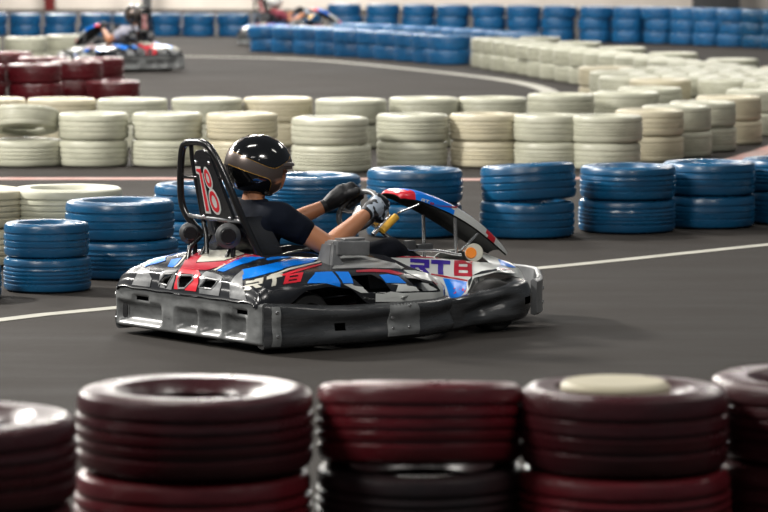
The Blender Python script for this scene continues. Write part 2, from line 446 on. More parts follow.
for p in along(path):
    if any((p.x - a) ** 2 + (p.y - b) ** 2 < .68 ** 2 for a, b in occ): continue
    stack(p.x, p.y, 2, 't_white', '%s stack of the cream row leading back from the island' % ORD[k], G, .03); occ.append((p.x, p.y)); k += 1
k = 0
for p in along([(a + .75, b + .35) for a, b in path], .8):
    if any((p.x - a) ** 2 + (p.y - b) ** 2 < .68 ** 2 for a, b in occ): continue
    stack(p.x, p.y, 1 if k % 3 else 2, 't_white', '%s stack beside the cream row leading back from the island' % ORD[k], 'cream tyres beside the row leading to the island', .02); occ.append((p.x, p.y)); k += 1
# blue rows in the distance
G = 'blue tyres of the middle distance row'
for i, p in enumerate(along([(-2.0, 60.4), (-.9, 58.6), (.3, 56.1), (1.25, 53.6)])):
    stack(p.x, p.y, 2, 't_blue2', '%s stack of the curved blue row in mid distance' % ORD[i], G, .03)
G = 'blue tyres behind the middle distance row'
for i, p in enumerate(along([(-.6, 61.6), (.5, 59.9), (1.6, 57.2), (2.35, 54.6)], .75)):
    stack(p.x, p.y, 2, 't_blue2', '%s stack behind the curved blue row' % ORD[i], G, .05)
G = 'blue tyres of the far left row'
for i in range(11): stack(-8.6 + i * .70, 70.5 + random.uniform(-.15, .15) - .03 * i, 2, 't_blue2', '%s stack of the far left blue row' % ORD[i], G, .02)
G = 'blue tyres of the far right row'
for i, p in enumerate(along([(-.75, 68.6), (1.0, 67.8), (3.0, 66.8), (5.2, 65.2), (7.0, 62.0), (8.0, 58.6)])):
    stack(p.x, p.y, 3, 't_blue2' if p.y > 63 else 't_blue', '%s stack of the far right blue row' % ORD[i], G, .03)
# dark red and cream stacks at the far left
G = 'dark red tyres at the far left'
for i, (px, Y, n) in enumerate([(-22, 41.4, 2), (35, 41.6, 2), (76, 42.6, 2), (99, 43.8, 2), (113, 42.2, 1), (42, 44.0, 2), (8, 46.0, 2)]):
    X = at(px, Y)
    stack(X, Y, n, 't_red2', '%s red stack at far left' % ORD[i] if n > 1 else 'before the far left red stacks', G, .01)
G = 'cream tyres at the far left'
for i, (px, Y, n) in enumerate([(-20, 53.4, 2), (26, 53.2, 2), (66, 54.4, 2), (4, 49.6, 1), (48, 50.6, 1)]):
    stack(at(px, Y), Y, n, 't_white', '%s cream stack at far left, behind dark red ones' % ORD[i] if n > 1 else 'between far left cream and dark red stacks, %s' % ('left' if i == 3 else 'right'), G, .01)
# hall columns by the far wall
for px, wd, m in ((50, .28, 'frame'), (147, .25, 'dark_plastic'), (716, 1.3, 'dark_plastic')):
    Y = 96.8; X = at(px, Y); pc = box('column', (X, Y, 3.6), (wd, .3, 7.2), M[m], None, .02)
    tag(pc, {50: 'thin dark red column before the pale far wall, left', 147: 'thin dark grey column before the pale far wall, left of centre', 716: 'wide dark grey column before the far wall at right'}[px], 'column')

# ------------------------------------------------------------------ the kart
KO = (-.158, 17.1, 0); KR = math.radians(38.6)
kart = tag(empty('go_kart', KO, KR), 'black rental go-kart with red, white and blue bodywork, nearest to the camera', 'go-kart', 'go-karts on the track')

TAB = [  # x, z0, z22, z42, ysh, zsh, yb, zb
    (-1.015, .235, .235, .235, .535, .235, .555, .215),
    (-1.000, .285, .28, .275, .545, .26, .57, .215),
    (-.985, .325, .32, .31, .55, .285, .575, .215),
    (-.94, .352, .347, .34, .56, .305, .585, .215),
    (-.85, .405, .395, .372, .568, .322, .598, .22),
    (-.74, .44, .422, .385, .575, .325, .605, .285),
    (-.62, .43, .415, .382, .582, .33, .612, .295),
    (-.50, .41, .40, .375, .588, .33, .618, .28),
    (-.40, .40, .39, .368, .595, .33, .635, .205),
    (-.20, .385, .412, .368, .605, .315, .645, .19),
    (0.00, .36, .388, .345, .59, .297, .63, .19),
    (.09, .34, .34, .315, .55, .28, .585, .20),
    (.155, .30, .30, .285, .50, .26, .53, .20),
    (.19, .24, .245, .24, .42, .225, .44, .20)]
def half_section(x):
    z0, z22, z42, ysh, zsh, yb, zb = lerp_table(TAB, x)
    pts = [(0, 0, z0), (0, .12, z0 * .5 + z22 * .5 + .003), (0, .22, z22), (0, .32, (z22 + z42) / 2 + .003), (0, .42, z42), (0, ysh - .05, zsh + (z42 - zsh) * .45 + .006),
           (0, ysh, zsh), (0, yb, zb + (zsh - zb) * .55), (0, yb + .004, zb)]
    return [(p.y, p.z) for p in cr(pts, 14)]
def body_loft(name, x0, x1, side=None, cut=None, hole=None, nx=90, th=.004, m=None):
    """full-width loft (side None) or one side; cut(x,y) / hole(x,y,z) remove faces"""
    V = []; secs = []
    for i in range(nx + 1):
        x = x0 + (x1 - x0) * i / nx
        if side is None: x = x0 + .09 * i / 50 if i < 50 else x0 + .09 + (x1 - x0 - .09) * (i - 50) / (nx - 50)
        s = half_section(x)
        if side is None: row = [(x, -y, z) for y, z in reversed(s)] + [(x, y, z) for y, z in s[1:]]
        else:
            s2 = [q for q in s if q[0] >= .215]
            s2 = [(.222, .20), (.22, s2[0][1] - .05)] + s2
            row = [(x, side * y, z) for y, z in s2]
        secs.append(row)
    nv = len(secs[0]); V = [p for r in secs for p in r]
    F = []
    for f in grid_faces(nx + 1, nv):
        c = [sum(V[i][k] for i in f) / 4 for k in range(3)]
        if cut and cut(*c): continue
        if hole and hole(*c): continue
        F.append(f)
    bm = bmesh.new(); vs = [bm.verts.new(p) for p in V]
    for f in F: bm.faces.new([vs[i] for i in f])
    bmesh.ops.delete(bm, geom=[v for v in bm.verts if not v.link_faces], context='VERTS')
    bmesh.ops.recalc_face_normals(bm, faces=bm.faces)
    me = bpy.data.meshes.new(name); bm.to_mesh(me); bm.free()
    o = link(name, me, m, kart); return o
def inpoly(x, y, P):
    c = False; j = len(P) - 1
    for i in range(len(P)):
        if (P[i][1] > y) != (P[j][1] > y) and x < (P[j][0] - P[i][0]) * (y - P[i][1]) / (P[j][1] - P[i][1]) + P[i][0]: c = not c
        j = i
    return c
HOLES = [];  DECALS = []
HOLES = [('rear', [(0.050, 0.318), (-0.037, 0.324), (-0.049, 0.308), (-0.004, 0.267), (0.041, 0.263), (0.061, 0.300)]),
         ('rear', [(-0.12, 0.278), (-0.155, 0.320), (-0.245, 0.316), (-0.213, 0.278)]),
         ('rear', [(0.215, 0.274), (0.186, 0.314), (0.115, 0.322), (0.141, 0.268)]),
         ('pod', [(-0.475, 0.335), (-0.343, 0.335), (-0.295, 0.306), (-0.265, 0.252), (-0.403, 0.256), (-0.439, 0.295)]),
         ('pod', [(-0.151, 0.310), (-0.078, 0.300), (0.008, 0.272), (0.060, 0.240), (-0.096, 0.245)])]
rear = body_loft('rear_cover', -1.015, -.38, None, lambda x, y, z: x > -.735 and abs(y) < .215,
                 lambda x, y, z: any((h[0] == 'rear' and x < -.9 and inpoly(y, z, h[1])) or (h[0] == 'pod' and abs(y) > .40 and x > -.6 and inpoly(x, z, h[1])) for h in HOLES), 150, m=M['body_black'])
pods = []
for sd in (-1, 1):
    pods.append(body_loft('side_pod', -.38, .19, sd, None, lambda x, y, z: any(h[0] == 'pod' and inpoly(x, z, h[1]) and abs(y) > .40 for h in HOLES), 110, m=M['body_black']))

# side panel beside the legs, running forward over the front wheel
PT = [  # x, ytop, ztop, ymid, zmid, ybot, zbot
    (-.12, .235, .385, .27, .32, .30, .22), (.05, .24, .378, .275, .30, .33, .16), (.25, .245, .36, .285, .27, .40, .13), (.34, .25, .348, .30, .265, .44, .13),
    (.385, .25, .342, .31, .28, .43, .20), (.43, .25, .336, .33, .295, .42, .26), (.55, .25, .322, .36, .303, .455, .285), (.65, .235, .31, .33, .292, .43, .272),
    (.74, .21, .298, .28, .282, .36, .258), (.84, .17, .282, .22, .265, .26, .245)]
fronts = []
for sd in (-1, 1):
    V = []; nx = 80; nv = 0
    for i in range(nx + 1):
        x = -.12 + .96 * i / nx
        yt, zt, ym, zm, yb, zb = lerp_table(PT, x)
        row = cr([(x, sd * (yt - .03), zt - .012), (x, sd * yt, zt), (x, sd * (yt * .6 + ym * .4), zt * .52 + zm * .48), (x, sd * ym, zm), (x, sd * (ym * .45 + yb * .55), zm * .45 + zb * .55 + .004), (x, sd * yb, zb)], 5)
        nv = len(row); V += row
    o = pyd('front_side_panel', V, grid_faces(nx + 1, nv), M['white'], kart); fronts.append(o)
# nose hood
NT = [(.70, .35, .315, .20), (.80, .33, .298, .20), (.88, .305, .28, .19), (.93, .28, .258, .175), (.96, .245, .225, .15), (.972, .19, .18, .14)]
V = []; nx = 30
for i in range(nx + 1):
    x = .70 + .272 * i / nx
    zc, ze, w = lerp_table(NT, x)
    row = cr([(x, -w - .05, ze - .06), (x, -w, ze), (x, -w * .5, zc - .004), (x, 0, zc), (x, w * .5, zc - .004), (x, w, ze), (x, w + .05, ze - .06)], 5)
    nv = len(row); V += row
nose = pyd('nose_cone', V, grid_faces(nx + 1, nv), M['white'], kart)

# driver fairing: thin arched panel with turned-down side flanges
FP = [(.235, .652), (.27, .668), (.34, .668), (.43, .640), (.55, .590), (.68, .520), (.80, .443), (.89, .380), (.95, .337)]
FW = [.075, .095, .115, .13, .14, .14, .125, .10, .07]
FLG = [.018, .034, .044, .048, .048, .045, .040, .032, .02]
def fair_rows():
    P = cr([(x, 0, z) for x, z in FP], 6); W = cr([(w, f, 0) for w, f in zip(FW, FLG)], 6); rows = []
    for i, p in enumerate(P):
        w, fl_ = W[i].x, W[i].y
        t = (P[min(i + 1, len(P) - 1)] - P[max(i - 1, 0)]).normalized(); n = Vector((-t.z, 0, t.x))
        base = p
        sec = [(-w - .004, -fl_), (-w - .001, -fl_ * .5), (-w + .008, -.004), (-w * .6, .006), (0, .010), (w * .6, .006), (w - .008, -.004), (w + .001, -fl_ * .5), (w + .004, -fl_)]
        sec = cr([(0, y, q) for y, q in sec], 3)
        rows.append([base + Vector((0, s.y, 0)) + n * s.z for s in sec])
    return rows
fr = fair_rows(); V = [p for r in fr for p in r]
fairing = pyd('steering_fairing', V, grid_faces(len(fr), len(fr[0])), M['white'], kart)
for k in ('blue', 'red'): fairing.data.materials.append(M[k])
for i, f in enumerate(fairing.data.polygons):
    x = f.center.x + (0.02 if abs(f.center.y) < .07 else 0); j = i % (len(fr[0]) - 1); flange = j < 6 or j > len(fr[0]) - 8
    f.material_index = 2 if x < .315 else (1 if x < .53 or (not flange and x < .72) else (2 if flange and .755 < x < .82 else 0))
BV = {'rear': bvh_of([rear]), 'pod': bvh_of([rear, pods[0]]), 'front': bvh_of([fronts[0]]), 'nose': bvh_of([nose]), 'fair': bvh_of([fairing])}
OBS = {'rear': rear, 'pod': pods[0], 'front': fronts[0], 'nose': nose, 'fair': fairing}
FAIR_UNDER = True
# black underside liner of the fairing
V2 = []
for i, r in enumerate(fr):
    t = (fr[min(i + 1, len(fr) - 1)][12] - fr[max(i - 1, 0)][12]).normalized(); n = Vector((-t.z, 0, t.x))
    c = (r[0] + r[-1]) / 2
    for p in r:
        q = p - n * .006; q.y = c.y + (q.y - c.y) * .93; V2.append(q)
ln = pyd('underside_liner', V2, grid_faces(len(fr), len(fr[0])), M['matt_black'], fairing); solidify(ln, .002)
tag(ln, 'matt black underside of the fairing')
# ===DECALS
DEC_D = {'x': (1, 0, 0), 'y': (0, 1, 0), 'z': (0, 0, -1)}
for kind_, pg_ in HOLES:
    if kind_ != 'rear': continue
    cy_ = sum(p[0] for p in pg_) / len(pg_); cz_ = sum(p[1] for p in pg_) / len(pg_); ln_ = []
    pp_ = cr([(0, cy_ + (y - cy_) * 1.10, cz_ + (z - cz_) * 1.10) for y, z in pg_], 1, True); pp_ = pp_[:-1] if (pp_[0] - pp_[-1]).length < 1e-5 else pp_
    dn_ = []
    for a, b in zip(pp_, pp_[1:] + pp_[:1]):
        for t in range(4): dn_.append(a.lerp(b, t / 4))
    for p in dn_:
        h = BV['rear'].ray_cast(Vector((-1.5, p.y, p.z)), Vector((1, 0, 0)))
        if h[0] and h[0].x < -.9: ln_.append(h[0])
    if len(ln_) > 6: tube('vent_frame', ln_, .0055, M['grey_plastic'], rear, 0, True, 8)
DECALS = [
 ('red_centre_panel', 'rear', 'x', 'red', [[[-0.981,0.079,0.255],[-0.981,0.075,0.286],[-0.981,0.075,0.316],[-0.981,0.103,0.343],[-0.981,0.088,0.351],[-0.981,0.036,0.353],[-0.981,-0.016,0.355],[-0.981,-0.088,0.332],[-0.981,-0.101,0.295],[-0.981,-0.1,0.257],[-0.981,-0.04,0.256],[-0.981,0.019,0.255]]]),
 ('red_stripe', 'rear', 'z', 'dark_red', [[[-0.954,0.104,0.388],[-0.887,0.157,0.388],[-0.844,0.15,0.388],[-0.776,0.179,0.388],[-0.78,0.133,0.388],[-0.859,0.066,0.388],[-0.902,0.051,0.388],[-0.894,0.001,0.388],[-0.887,-0.049,0.388],[-0.879,-0.097,0.388],[-0.868,-0.141,0.388],[-0.835,-0.151,0.388],[-0.801,-0.159,0.388],[-0.767,-0.168,0.388],[-0.742,-0.269,0.388],[-0.75,-0.201,0.388],[-0.788,-0.2,0.388],[-0.824,-0.195,0.388],[-0.862,-0.195,0.388],[-0.886,-0.174,0.388],[-0.903,-0.144,0.388],[-0.92,-0.115,0.388],[-0.941,-0.09,0.388],[-0.947,-0.045,0.388],[-0.949,0.006,0.388],[-0.952,0.054,0.388]]]),
 ('cream_panel', 'rear', 'z', 'cream', [[[-0.896,0.051,0.41],[-0.786,0.121,0.41],[-0.781,0.071,0.41],[-0.774,0.022,0.41],[-0.764,-0.021,0.41],[-0.748,-0.057,0.41],[-0.768,-0.157,0.41],[-0.8,-0.147,0.41],[-0.833,-0.138,0.41],[-0.866,-0.129,0.41],[-0.875,-0.087,0.41],[-0.883,-0.042,0.41],[-0.89,0.004,0.41]]]),
 ('blue_stripe', 'rear', 'z', 'blue', [[[-0.929,-0.159,0.388],[-0.898,-0.172,0.388],[-0.868,-0.186,0.388],[-0.819,-0.174,0.388],[-0.79,-0.196,0.388],[-0.76,-0.214,0.388],[-0.742,-0.283,0.388],[-0.801,-0.27,0.388],[-0.85,-0.27,0.388],[-0.881,-0.247,0.388],[-0.904,-0.225,0.388],[-0.928,-0.206,0.388]]]),
 ('blue_stripe', 'rear', 'z', 'blue', [[[-0.751,-0.303,0.406],[-0.684,-0.268,0.406],[-0.537,-0.235,0.406],[-0.613,-0.286,0.406],[-0.663,-0.304,0.406],[-0.712,-0.321,0.406],[-0.753,-0.327,0.406]]]),
 ('blue_stripe', 'rear', 'z', 'blue', [[[-0.942,0.228,0.363],[-0.887,0.273,0.363],[-0.874,0.207,0.363],[-0.947,0.178,0.363]]]),
 ('blue_stripe', 'rear', 'z', 'blue', []),
 ('pin_stripe', 'rear', 'z', 'cream', [[[-0.944,0.173,0.378],[-0.88,0.192,0.378],[-0.787,0.252,0.378],[-0.803,0.223,0.378],[-0.888,0.175,0.378],[-0.949,0.157,0.378]]]),
 ('pin_stripe', 'rear', 'z', 'cream', [[[-0.932,-0.131,0.394],[-0.899,-0.145,0.394],[-0.868,-0.162,0.394],[-0.818,-0.152,0.394],[-0.785,-0.178,0.394],[-0.748,-0.198,0.394],[-0.756,-0.209,0.394],[-0.791,-0.192,0.394],[-0.823,-0.173,0.394],[-0.87,-0.18,0.394],[-0.9,-0.163,0.394],[-0.932,-0.149,0.394]]]),
 ('blue_flank', 'pod', 'z', 'blue', [[[-0.895,-0.31,0.378],[-0.878,-0.336,0.378],[-0.857,-0.356,0.378],[-0.824,-0.36,0.378],[-0.793,-0.367,0.378],[-0.76,-0.372,0.378],[-0.713,-0.366,0.378],[-0.655,-0.347,0.378],[-0.595,-0.325,0.378],[-0.534,-0.296,0.378],[-0.476,-0.27,0.378],[-0.405,-0.227,0.378],[-0.371,-0.233,0.378],[-0.521,-0.366,0.378],[-0.589,-0.398,0.378],[-0.647,-0.417,0.378],[-0.703,-0.433,0.378],[-0.773,-0.458,0.378],[-0.834,-0.47,0.378],[-0.875,-0.465,0.378],[-0.906,-0.446,0.378],[-0.936,-0.429,0.378],[-0.957,-0.401,0.378]]]),
 ('pin_stripe', 'pod', 'z', 'cream', [[[-0.876,-0.491,0.372],[-0.829,-0.486,0.372],[-0.777,-0.475,0.372],[-0.72,-0.455,0.372],[-0.662,-0.436,0.372],[-0.602,-0.415,0.372],[-0.532,-0.38,0.372],[-0.435,-0.323,0.372],[-0.469,-0.36,0.372],[-0.555,-0.407,0.372],[-0.634,-0.446,0.372],[-0.688,-0.465,0.372],[-0.738,-0.48,0.372],[-0.801,-0.495,0.372],[-0.861,-0.507,0.372]]]),
 ('pin_stripe', 'pod', 'z', 'red', [[[-0.828,-0.514,0.367],[-0.784,-0.507,0.367],[-0.738,-0.497,0.367],[-0.684,-0.476,0.367],[-0.625,-0.456,0.367],[-0.557,-0.424,0.367],[-0.486,-0.389,0.367],[-0.506,-0.415,0.367],[-0.58,-0.457,0.367],[-0.644,-0.487,0.367],[-0.7,-0.506,0.367],[-0.76,-0.521,0.367],[-0.812,-0.527,0.367]]]),
 ('grey_corner', 'rear', 'x', 'grey_plastic', [[[-0.975,-0.372,0.248],[-0.975,-0.368,0.28],[-0.975,-0.364,0.311],[-0.975,-0.32,0.351],[-0.975,-0.316,0.368],[-0.975,-0.381,0.343],[-0.975,-0.425,0.315],[-0.975,-0.471,0.281],[-0.975,-0.507,0.245],[-0.975,-0.439,0.246]]]),
 ('grey_corner', 'rear', 'x', 'grey_plastic', [[[-0.994,0.43,0.247],[-0.994,0.414,0.296],[-0.994,0.435,0.331],[-0.994,0.333,0.325],[-0.994,0.28,0.287],[-0.994,0.278,0.249],[-0.994,0.328,0.248],[-0.994,0.379,0.248]]]),
 ('grey_corner', 'rear', 'x', 'grey_plastic', [[[-0.983,-0.129,0.25],[-0.983,-0.13,0.294],[-0.983,-0.096,0.343],[-0.983,-0.105,0.348],[-0.983,-0.148,0.325],[-0.983,-0.148,0.275],[-0.983,-0.238,0.274],[-0.983,-0.252,0.321],[-0.983,-0.196,0.324],[-0.983,-0.143,0.327],[-0.983,-0.105,0.348],[-0.983,-0.161,0.344],[-0.983,-0.215,0.34],[-0.983,-0.257,0.33],[-0.983,-0.28,0.305],[-0.983,-0.283,0.278],[-0.983,-0.284,0.25],[-0.983,-0.232,0.25],[-0.983,-0.181,0.25]]]),
 ('grey_corner', 'rear', 'x', 'grey_plastic', [[[-0.992,0.21,0.254],[-0.992,0.214,0.288],[-0.992,0.223,0.321],[-0.992,0.207,0.331],[-0.992,0.118,0.34],[-0.992,0.094,0.311],[-0.992,0.094,0.28],[-0.992,0.099,0.249],[-0.992,0.197,0.253],[-0.992,0.11,0.269],[-0.992,0.113,0.298],[-0.992,0.118,0.327],[-0.992,0.184,0.32]]]),
 ('lettering', 'pod', 'y', 'cream', [[[-0.959,-0.471,0.327],[-0.933,-0.471,0.336],[-0.899,-0.471,0.344],[-0.916,-0.471,0.334],[-0.951,-0.471,0.326],[-0.971,-0.471,0.316]],[[-0.936,-0.512,0.33],[-0.916,-0.512,0.334],[-0.938,-0.512,0.322],[-0.955,-0.512,0.318]],[[-0.98,-0.486,0.31],[-0.964,-0.486,0.317],[-0.947,-0.486,0.324],[-0.955,-0.486,0.318],[-0.972,-0.486,0.31],[-0.987,-0.486,0.303]],[[-0.987,-0.476,0.303],[-0.977,-0.476,0.309],[-0.99,-0.476,0.293],[-0.994,-0.476,0.287]],[[-0.97,-0.52,0.311],[-0.955,-0.52,0.318],[-0.954,-0.52,0.308],[-0.973,-0.52,0.302]]]),
 ('lettering', 'pod', 'y', 'cream', [[[-0.885,-0.512,0.348],[-0.85,-0.512,0.354],[-0.803,-0.512,0.359],[-0.825,-0.512,0.348],[-0.869,-0.512,0.343],[-0.903,-0.512,0.336]],[[-0.879,-0.546,0.341],[-0.859,-0.546,0.345],[-0.892,-0.546,0.312],[-0.914,-0.546,0.309]]]),
 ('lettering_digit', 'pod', 'y', 'red', [[[-0.797,-0.53,0.354],[-0.749,-0.53,0.357],[-0.696,-0.53,0.36],[-0.711,-0.53,0.353],[-0.762,-0.53,0.35],[-0.811,-0.53,0.347]],[[-0.823,-0.553,0.34],[-0.774,-0.553,0.343],[-0.723,-0.553,0.346],[-0.733,-0.553,0.338],[-0.784,-0.553,0.335],[-0.834,-0.553,0.332]],[[-0.844,-0.571,0.325],[-0.794,-0.571,0.328],[-0.744,-0.571,0.331],[-0.754,-0.571,0.323],[-0.804,-0.571,0.32],[-0.853,-0.571,0.317]],[[-0.811,-0.542,0.347],[-0.786,-0.542,0.349],[-0.797,-0.542,0.341],[-0.823,-0.542,0.34]],[[-0.738,-0.544,0.352],[-0.711,-0.544,0.353],[-0.723,-0.544,0.346],[-0.75,-0.544,0.344]],[[-0.834,-0.561,0.332],[-0.808,-0.561,0.334],[-0.818,-0.561,0.326],[-0.844,-0.561,0.325]],[[-0.76,-0.563,0.337],[-0.733,-0.563,0.338],[-0.744,-0.563,0.331],[-0.77,-0.563,0.329]]]),
 ('blue_flag', 'pod', 'y', 'blue', [[[-0.729,-0.587,0.315],[-0.639,-0.587,0.357],[-0.592,-0.587,0.356],[-0.544,-0.587,0.355],[-0.56,-0.587,0.324],[-0.555,-0.587,0.29],[-0.595,-0.587,0.301],[-0.633,-0.587,0.311],[-0.666,-0.587,0.313],[-0.698,-0.587,0.314]]]),
 ('blue_flag', 'pod', 'y', 'blue', [[[-0.528,-0.579,0.354],[-0.493,-0.579,0.352],[-0.459,-0.579,0.35],[-0.479,-0.579,0.302],[-0.537,-0.579,0.306]]]),
 ('white_band', 'pod', 'y', 'white', [[[-0.537,-0.623,0.303],[-0.486,-0.623,0.3],[-0.441,-0.623,0.257],[-0.402,-0.623,0.255],[-0.36,-0.623,0.252],[-0.318,-0.623,0.249],[-0.277,-0.623,0.247],[-0.242,-0.623,0.244],[-0.206,-0.623,0.242],[-0.169,-0.623,0.24],[-0.13,-0.623,0.237],[-0.09,-0.623,0.234],[-0.042,-0.623,0.231],[0.006,-0.623,0.228],[0.085,-0.623,0.221],[-0.005,-0.623,0.204],[-0.048,-0.623,0.206],[-0.091,-0.623,0.208],[-0.13,-0.623,0.211],[-0.17,-0.623,0.214],[-0.207,-0.623,0.216],[-0.242,-0.623,0.218],[-0.277,-0.623,0.22],[-0.316,-0.623,0.222],[-0.355,-0.623,0.224],[-0.395,-0.623,0.227],[-0.431,-0.623,0.228],[-0.188,-0.623,0.216]]]),
 ('white_band', 'pod', 'y', 'white', [[[-0.114,-0.546,0.337],[-0.036,-0.546,0.329],[-0.01,-0.546,0.321],[0.061,-0.546,0.307],[0.068,-0.546,0.227],[0.185,-0.546,0.237],[-0.05,-0.546,0.296],[-0.082,-0.546,0.31],[-0.113,-0.546,0.324]]]),
 ('red_top_stripe', 'pod', 'y', 'dark_red', [[[-0.401,-0.566,0.353],[-0.363,-0.566,0.352],[-0.323,-0.566,0.352],[-0.283,-0.566,0.351],[-0.246,-0.566,0.347],[-0.207,-0.566,0.344],[-0.18,-0.566,0.335],[-0.144,-0.566,0.324],[-0.188,-0.566,0.323],[-0.222,-0.566,0.33],[-0.254,-0.566,0.338],[-0.291,-0.566,0.34],[-0.328,-0.566,0.343],[-0.375,-0.566,0.345],[-0.42,-0.566,0.347]]]),
 ('red_top_stripe', 'pod', 'y', 'dark_red', [[[0.008,-0.586,0.29],[0.069,-0.586,0.277],[0.055,-0.586,0.251]]]),
 ('blue_patch', 'pod', 'y', 'blue', [[[-0.301,-0.614,0.329],[-0.246,-0.614,0.329],[-0.194,-0.614,0.317],[-0.166,-0.614,0.284],[-0.208,-0.614,0.287],[-0.246,-0.614,0.29],[-0.285,-0.614,0.293]]]),
 ('white_patch', 'pod', 'y', 'white', [[[0.019,-0.579,0.239],[-0.26,-0.579,0.287],[-0.216,-0.579,0.284],[-0.169,-0.579,0.28],[-0.149,-0.579,0.246],[-0.198,-0.579,0.249],[-0.243,-0.579,0.251]]]),
 ('perforated_panel', 'pod', 'z', 'mesh', [[[-0.511,-0.502,0.36],[-0.328,-0.311,0.36],[-0.254,-0.271,0.36],[-0.037,-0.4,0.36],[-0.103,-0.52,0.36],[-0.157,-0.532,0.36],[-0.202,-0.532,0.36],[-0.239,-0.522,0.36],[-0.273,-0.517,0.36],[-0.307,-0.513,0.36],[-0.341,-0.508,0.36],[-0.374,-0.502,0.36],[-0.418,-0.5,0.36],[-0.466,-0.502,0.36]]]),
 ('pale_rim', 'pod', 'z', 'white', [[[-0.062,-0.485,0.346],[-0.121,-0.535,0.346],[-0.037,-0.385,0.346]]]),
 ('lettering', 'front', 'y', 'navy', [[[0.166,-0.254,0.357],[0.205,-0.254,0.353],[0.244,-0.254,0.349],[0.282,-0.254,0.345],[0.278,-0.254,0.327],[0.24,-0.254,0.331],[0.201,-0.254,0.335],[0.162,-0.254,0.339]],[[0.248,-0.262,0.33],[0.278,-0.262,0.327],[0.271,-0.262,0.305],[0.242,-0.262,0.308]],[[0.159,-0.261,0.328],[0.202,-0.261,0.324],[0.245,-0.261,0.319],[0.242,-0.261,0.308],[0.198,-0.261,0.313],[0.155,-0.261,0.318]],[[0.155,-0.269,0.318],[0.187,-0.269,0.314],[0.177,-0.269,0.291],[0.145,-0.269,0.294]],[[0.204,-0.271,0.312],[0.242,-0.271,0.308],[0.264,-0.271,0.281],[0.225,-0.271,0.285]]]),
 ('lettering', 'front', 'y', 'navy', [[[0.294,-0.262,0.344],[0.333,-0.262,0.34],[0.372,-0.262,0.336],[0.41,-0.262,0.332],[0.398,-0.262,0.315],[0.364,-0.262,0.318],[0.327,-0.262,0.321],[0.289,-0.262,0.325]],[[0.33,-0.279,0.321],[0.361,-0.279,0.318],[0.338,-0.279,0.271],[0.309,-0.279,0.274]]]),
 ('lettering_digit', 'front', 'y', 'dark_red', [[[0.437,-0.272,0.332],[0.476,-0.272,0.329],[0.519,-0.272,0.325],[0.557,-0.272,0.321],[0.517,-0.272,0.312],[0.488,-0.272,0.314],[0.455,-0.272,0.316],[0.423,-0.272,0.319]],[[0.41,-0.325,0.306],[0.434,-0.325,0.304],[0.462,-0.325,0.302],[0.487,-0.325,0.301],[0.462,-0.325,0.289],[0.439,-0.325,0.29],[0.418,-0.325,0.291],[0.399,-0.325,0.292]],[[0.389,-0.361,0.278],[0.407,-0.361,0.278],[0.421,-0.361,0.278],[0.441,-0.361,0.277],[0.428,-0.361,0.263],[0.412,-0.361,0.264],[0.398,-0.361,0.264],[0.379,-0.361,0.264]],[[0.423,-0.288,0.319],[0.448,-0.288,0.317],[0.428,-0.288,0.305],[0.41,-0.288,0.306]],[[0.494,-0.313,0.313],[0.517,-0.313,0.312],[0.487,-0.313,0.301],[0.468,-0.313,0.302]],[[0.399,-0.319,0.292],[0.415,-0.319,0.291],[0.404,-0.319,0.278],[0.389,-0.319,0.278]],[[0.445,-0.371,0.29],[0.462,-0.371,0.289],[0.441,-0.371,0.277],[0.425,-0.371,0.277]]]),
 ('red_line', 'front', 'y', 'dark_red', [[[0.082,-0.246,0.372],[0.119,-0.246,0.369],[0.157,-0.246,0.366],[0.195,-0.246,0.364],[0.233,-0.246,0.361],[0.277,-0.246,0.357],[0.362,-0.246,0.345],[0.316,-0.246,0.349],[0.272,-0.246,0.353],[0.229,-0.246,0.357],[0.192,-0.246,0.359],[0.155,-0.246,0.362],[0.117,-0.246,0.364],[0.08,-0.246,0.367]]]),
 ('red_line', 'front', 'y', 'dark_red', [[[0.272,-0.326,0.279],[0.305,-0.326,0.272],[0.337,-0.326,0.266],[0.361,-0.326,0.26],[0.387,-0.326,0.254],[0.408,-0.326,0.248],[0.404,-0.326,0.241],[0.382,-0.326,0.247],[0.357,-0.326,0.253],[0.332,-0.326,0.259],[0.301,-0.326,0.266],[0.269,-0.326,0.273]]]),
 ('blue_lower_panel', 'front', 'y', 'blue', [[[0.325,-0.373,0.254],[0.352,-0.373,0.25],[0.37,-0.373,0.247],[0.386,-0.373,0.243],[0.402,-0.373,0.239],[0.38,-0.373,0.202],[0.338,-0.373,0.156],[0.302,-0.373,0.15],[0.301,-0.373,0.175],[0.334,-0.373,0.219]]]),
 ('script_mark', 'front', 'y', 'red', [[[0.341,-0.38,0.206],[0.355,-0.38,0.213],[0.358,-0.38,0.208],[0.346,-0.38,0.201],[0.349,-0.38,0.192],[0.338,-0.38,0.183],[0.327,-0.38,0.185],[0.341,-0.38,0.191]],[[0.357,-0.395,0.204],[0.367,-0.395,0.206],[0.361,-0.395,0.19],[0.352,-0.395,0.188]],[[0.363,-0.405,0.193],[0.379,-0.405,0.218],[0.381,-0.405,0.217],[0.366,-0.405,0.189]],[[0.369,-0.418,0.19],[0.38,-0.418,0.207],[0.382,-0.418,0.206],[0.372,-0.418,0.191]]]),
 ('black_arch_trim', 'front', 'y', 'body_black', [[[0.407,-0.409,0.244],[0.43,-0.409,0.267],[0.492,-0.409,0.286],[0.524,-0.409,0.291],[0.57,-0.409,0.294],[0.701,-0.409,0.281],[0.637,-0.409,0.28],[0.543,-0.409,0.287],[0.49,-0.409,0.277],[0.391,-0.409,0.207]]]),
 ('red_flash', 'front', 'z', 'dark_red', [[[0.562,-0.431,0.276],[0.666,-0.378,0.276],[0.83,-0.255,0.276]]]),
